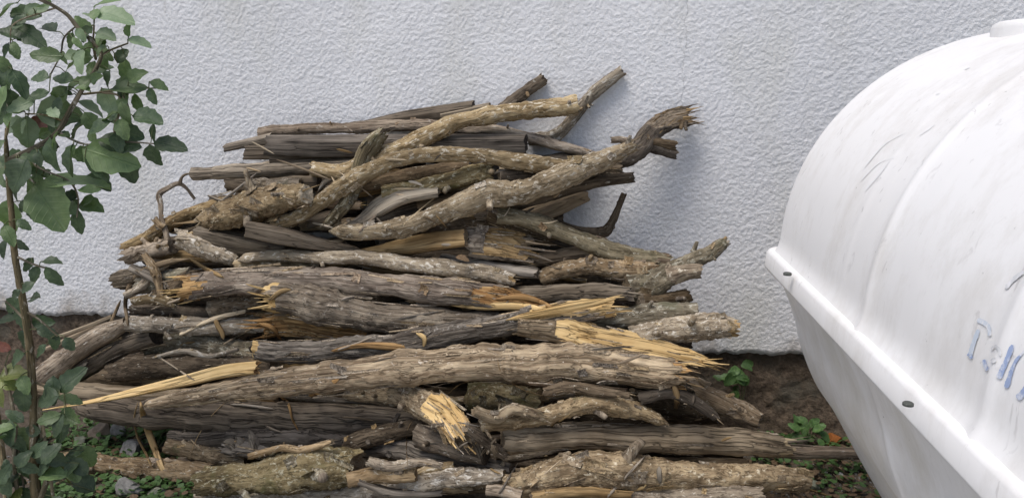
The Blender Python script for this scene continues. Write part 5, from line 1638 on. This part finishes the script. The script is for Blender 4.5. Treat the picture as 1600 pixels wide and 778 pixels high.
# ground cover: small round leaves, grit and litter, one object each
def scatter(name, label, cat, regions, mat, kindn, seed, size):
    rs = np.random.RandomState(seed)
    Vs, Fs, lcs, b = [], [], [], 0
    for (x0, x1, y0, y1, cnt) in regions:
        for _ in range(cnt):
            p = at_z(rs.uniform(x0, x1), rs.uniform(y0, y1), 0.0)
            if p[1] > wall_y(p[0]) - 0.01 or p[1] < -1.2:
                continue
            s = rs.uniform(*size)
            z = float(ground_z(p[0], p[1]))
            a = rs.uniform(0, RING)
            ca, sa = math.cos(a), math.sin(a)
            if kindn == 'leaf':
                t1, t2 = rs.uniform(-0.5, 0.5), rs.uniform(-0.5, 0.5)
                Q = [(0, 0), (0.4, 0.42), (0.8, 0.38), (1, 0), (0.8, -0.38), (0.4, -0.42)]
                hz = z + rs.uniform(0.004, 0.03)
                for (u, v) in Q:
                    Vs.append((p[0] + s * (u * ca - v * sa), p[1] + s * (u * sa + v * ca), hz + s * (u * t1 + v * t2)))
                    lcs.append((u, v, rs.rand()))
                Fs += [(b, b + 1, b + 2, b + 3), (b, b + 3, b + 4, b + 5)]
                b += 6
            else:
                h_ = s * rs.uniform(0.4, 0.8)
                el = rs.uniform(1, 1.7) if kindn == 'grit' else rs.uniform(5, 14)
                wd = 1.0 if kindn == 'grit' else 0.7
                for (u, v, w_) in ((-1, 0, 0), (0, -1, 0), (1, 0, 0), (0, 1, 0), (-.5, -.3, 1), (.5, -.3, 1), (.4, .4, 1), (-.4, .4, 1)):
                    u, v = u * el * (1 + .2 * rs.rand()) * s / 2, v * s / 2 * wd * (1 + .2 * rs.rand())
                    Vs.append((p[0] + u * ca - v * sa, p[1] + u * sa + v * ca, z - 0.002 + h_ * w_))
                    lcs.append((u, v, rs.rand()))
                Fs += [(b, b + 1, b + 5, b + 4), (b + 1, b + 2, b + 6, b + 5), (b + 2, b + 3, b + 7, b + 6), (b + 3, b, b + 4, b + 7), (b + 4, b + 5, b + 6, b + 7)]
                b += 8
    link(name, mesh_np(name, Vs, np.array(Fs), M[mat], smooth=False, attr={'lc': lcs}), None, label, cat, None, 'stuff')


scatter('ground_cover', 'low green creeping weeds between the stones and the logs', 'ground cover', [(60, 320, 650, 800, 1900), (1180, 1400, 672, 740, 420), (1120, 1260, 660, 700, 100), (1250, 1400, 730, 790, 120)], 'leaf_w', 'leaf', 5, (0.01, 0.024))
scatter('grit', 'grey grit and crumbs on the soil', 'grit', [(-100, 420, 660, 800, 500), (1150, 1500, 690, 800, 700), (400, 1200, 720, 800, 200)], 'stone_grey', 'grit', 6, (0.003, 0.009))
scatter('wood_litter', 'brown wood chips and twig litter on the soil', 'litter', [(1120, 1420, 685, 800, 600), (60, 420, 690, 800, 250)], 'board', 'chip', 7, (0.003, 0.007))
scatter('leaf_litter', 'dry brown leaf litter on the soil', 'leaf litter', [(1120, 1420, 685, 800, 330), (40, 420, 680, 800, 200)], 'leaf_dry', 'leaf', 8, (0.012, 0.03))
for pts in ([(1245, 757, 1.6), (1290, 766, 1.6), (1335, 776, 1.4)], [(1290, 772, 1.6), (1330, 770, 1.7), (1385, 768, 1.5)], [(1300, 738, 1.3), (1322, 756, 1.4), (1330, 772, 1.2)], [(150, 706, 1.8), (168, 696, 2), (182, 690, 1.6)]):
    S = catmull(np.array(pts, float), 14)
    W = np.array([at_z(q[0], q[1], 0.012) for q in S])
    W[:, 2] = ground_z(W[:, 0], W[:, 1]) + 0.004
    SEED[0] += 7
    Vv, lcv, _, _ = tube(W, S[:, 2] * pdepth(W) / FPX, 'smooth', SEED[0], 8, taper=(0.1, 0.3))
    c = Vv.reshape(-1, 3).mean(0)
    o = link('dry_twig', mesh_np('dry_twig', Vv.reshape(-1, 3) - c, grid_faces(len(Vv), 8, True), M['board'], attr={'lc': lcv.reshape(-1, 3)}), None, 'thin pale dry twig lying flat on the soil', 'twig', 'dry twigs on the soil')
    o.location = c
# dead leaf in the pile
o = link('dead_leaf', leaf_mesh(1, 'leaf_dry'), None, 'curled reddish brown dead leaf lying before the rotten billet', 'leaf')
o.matrix_world = leaf_matrix(Vector(at(712, 402, -0.36)), 5, 0.04, random.Random(5))
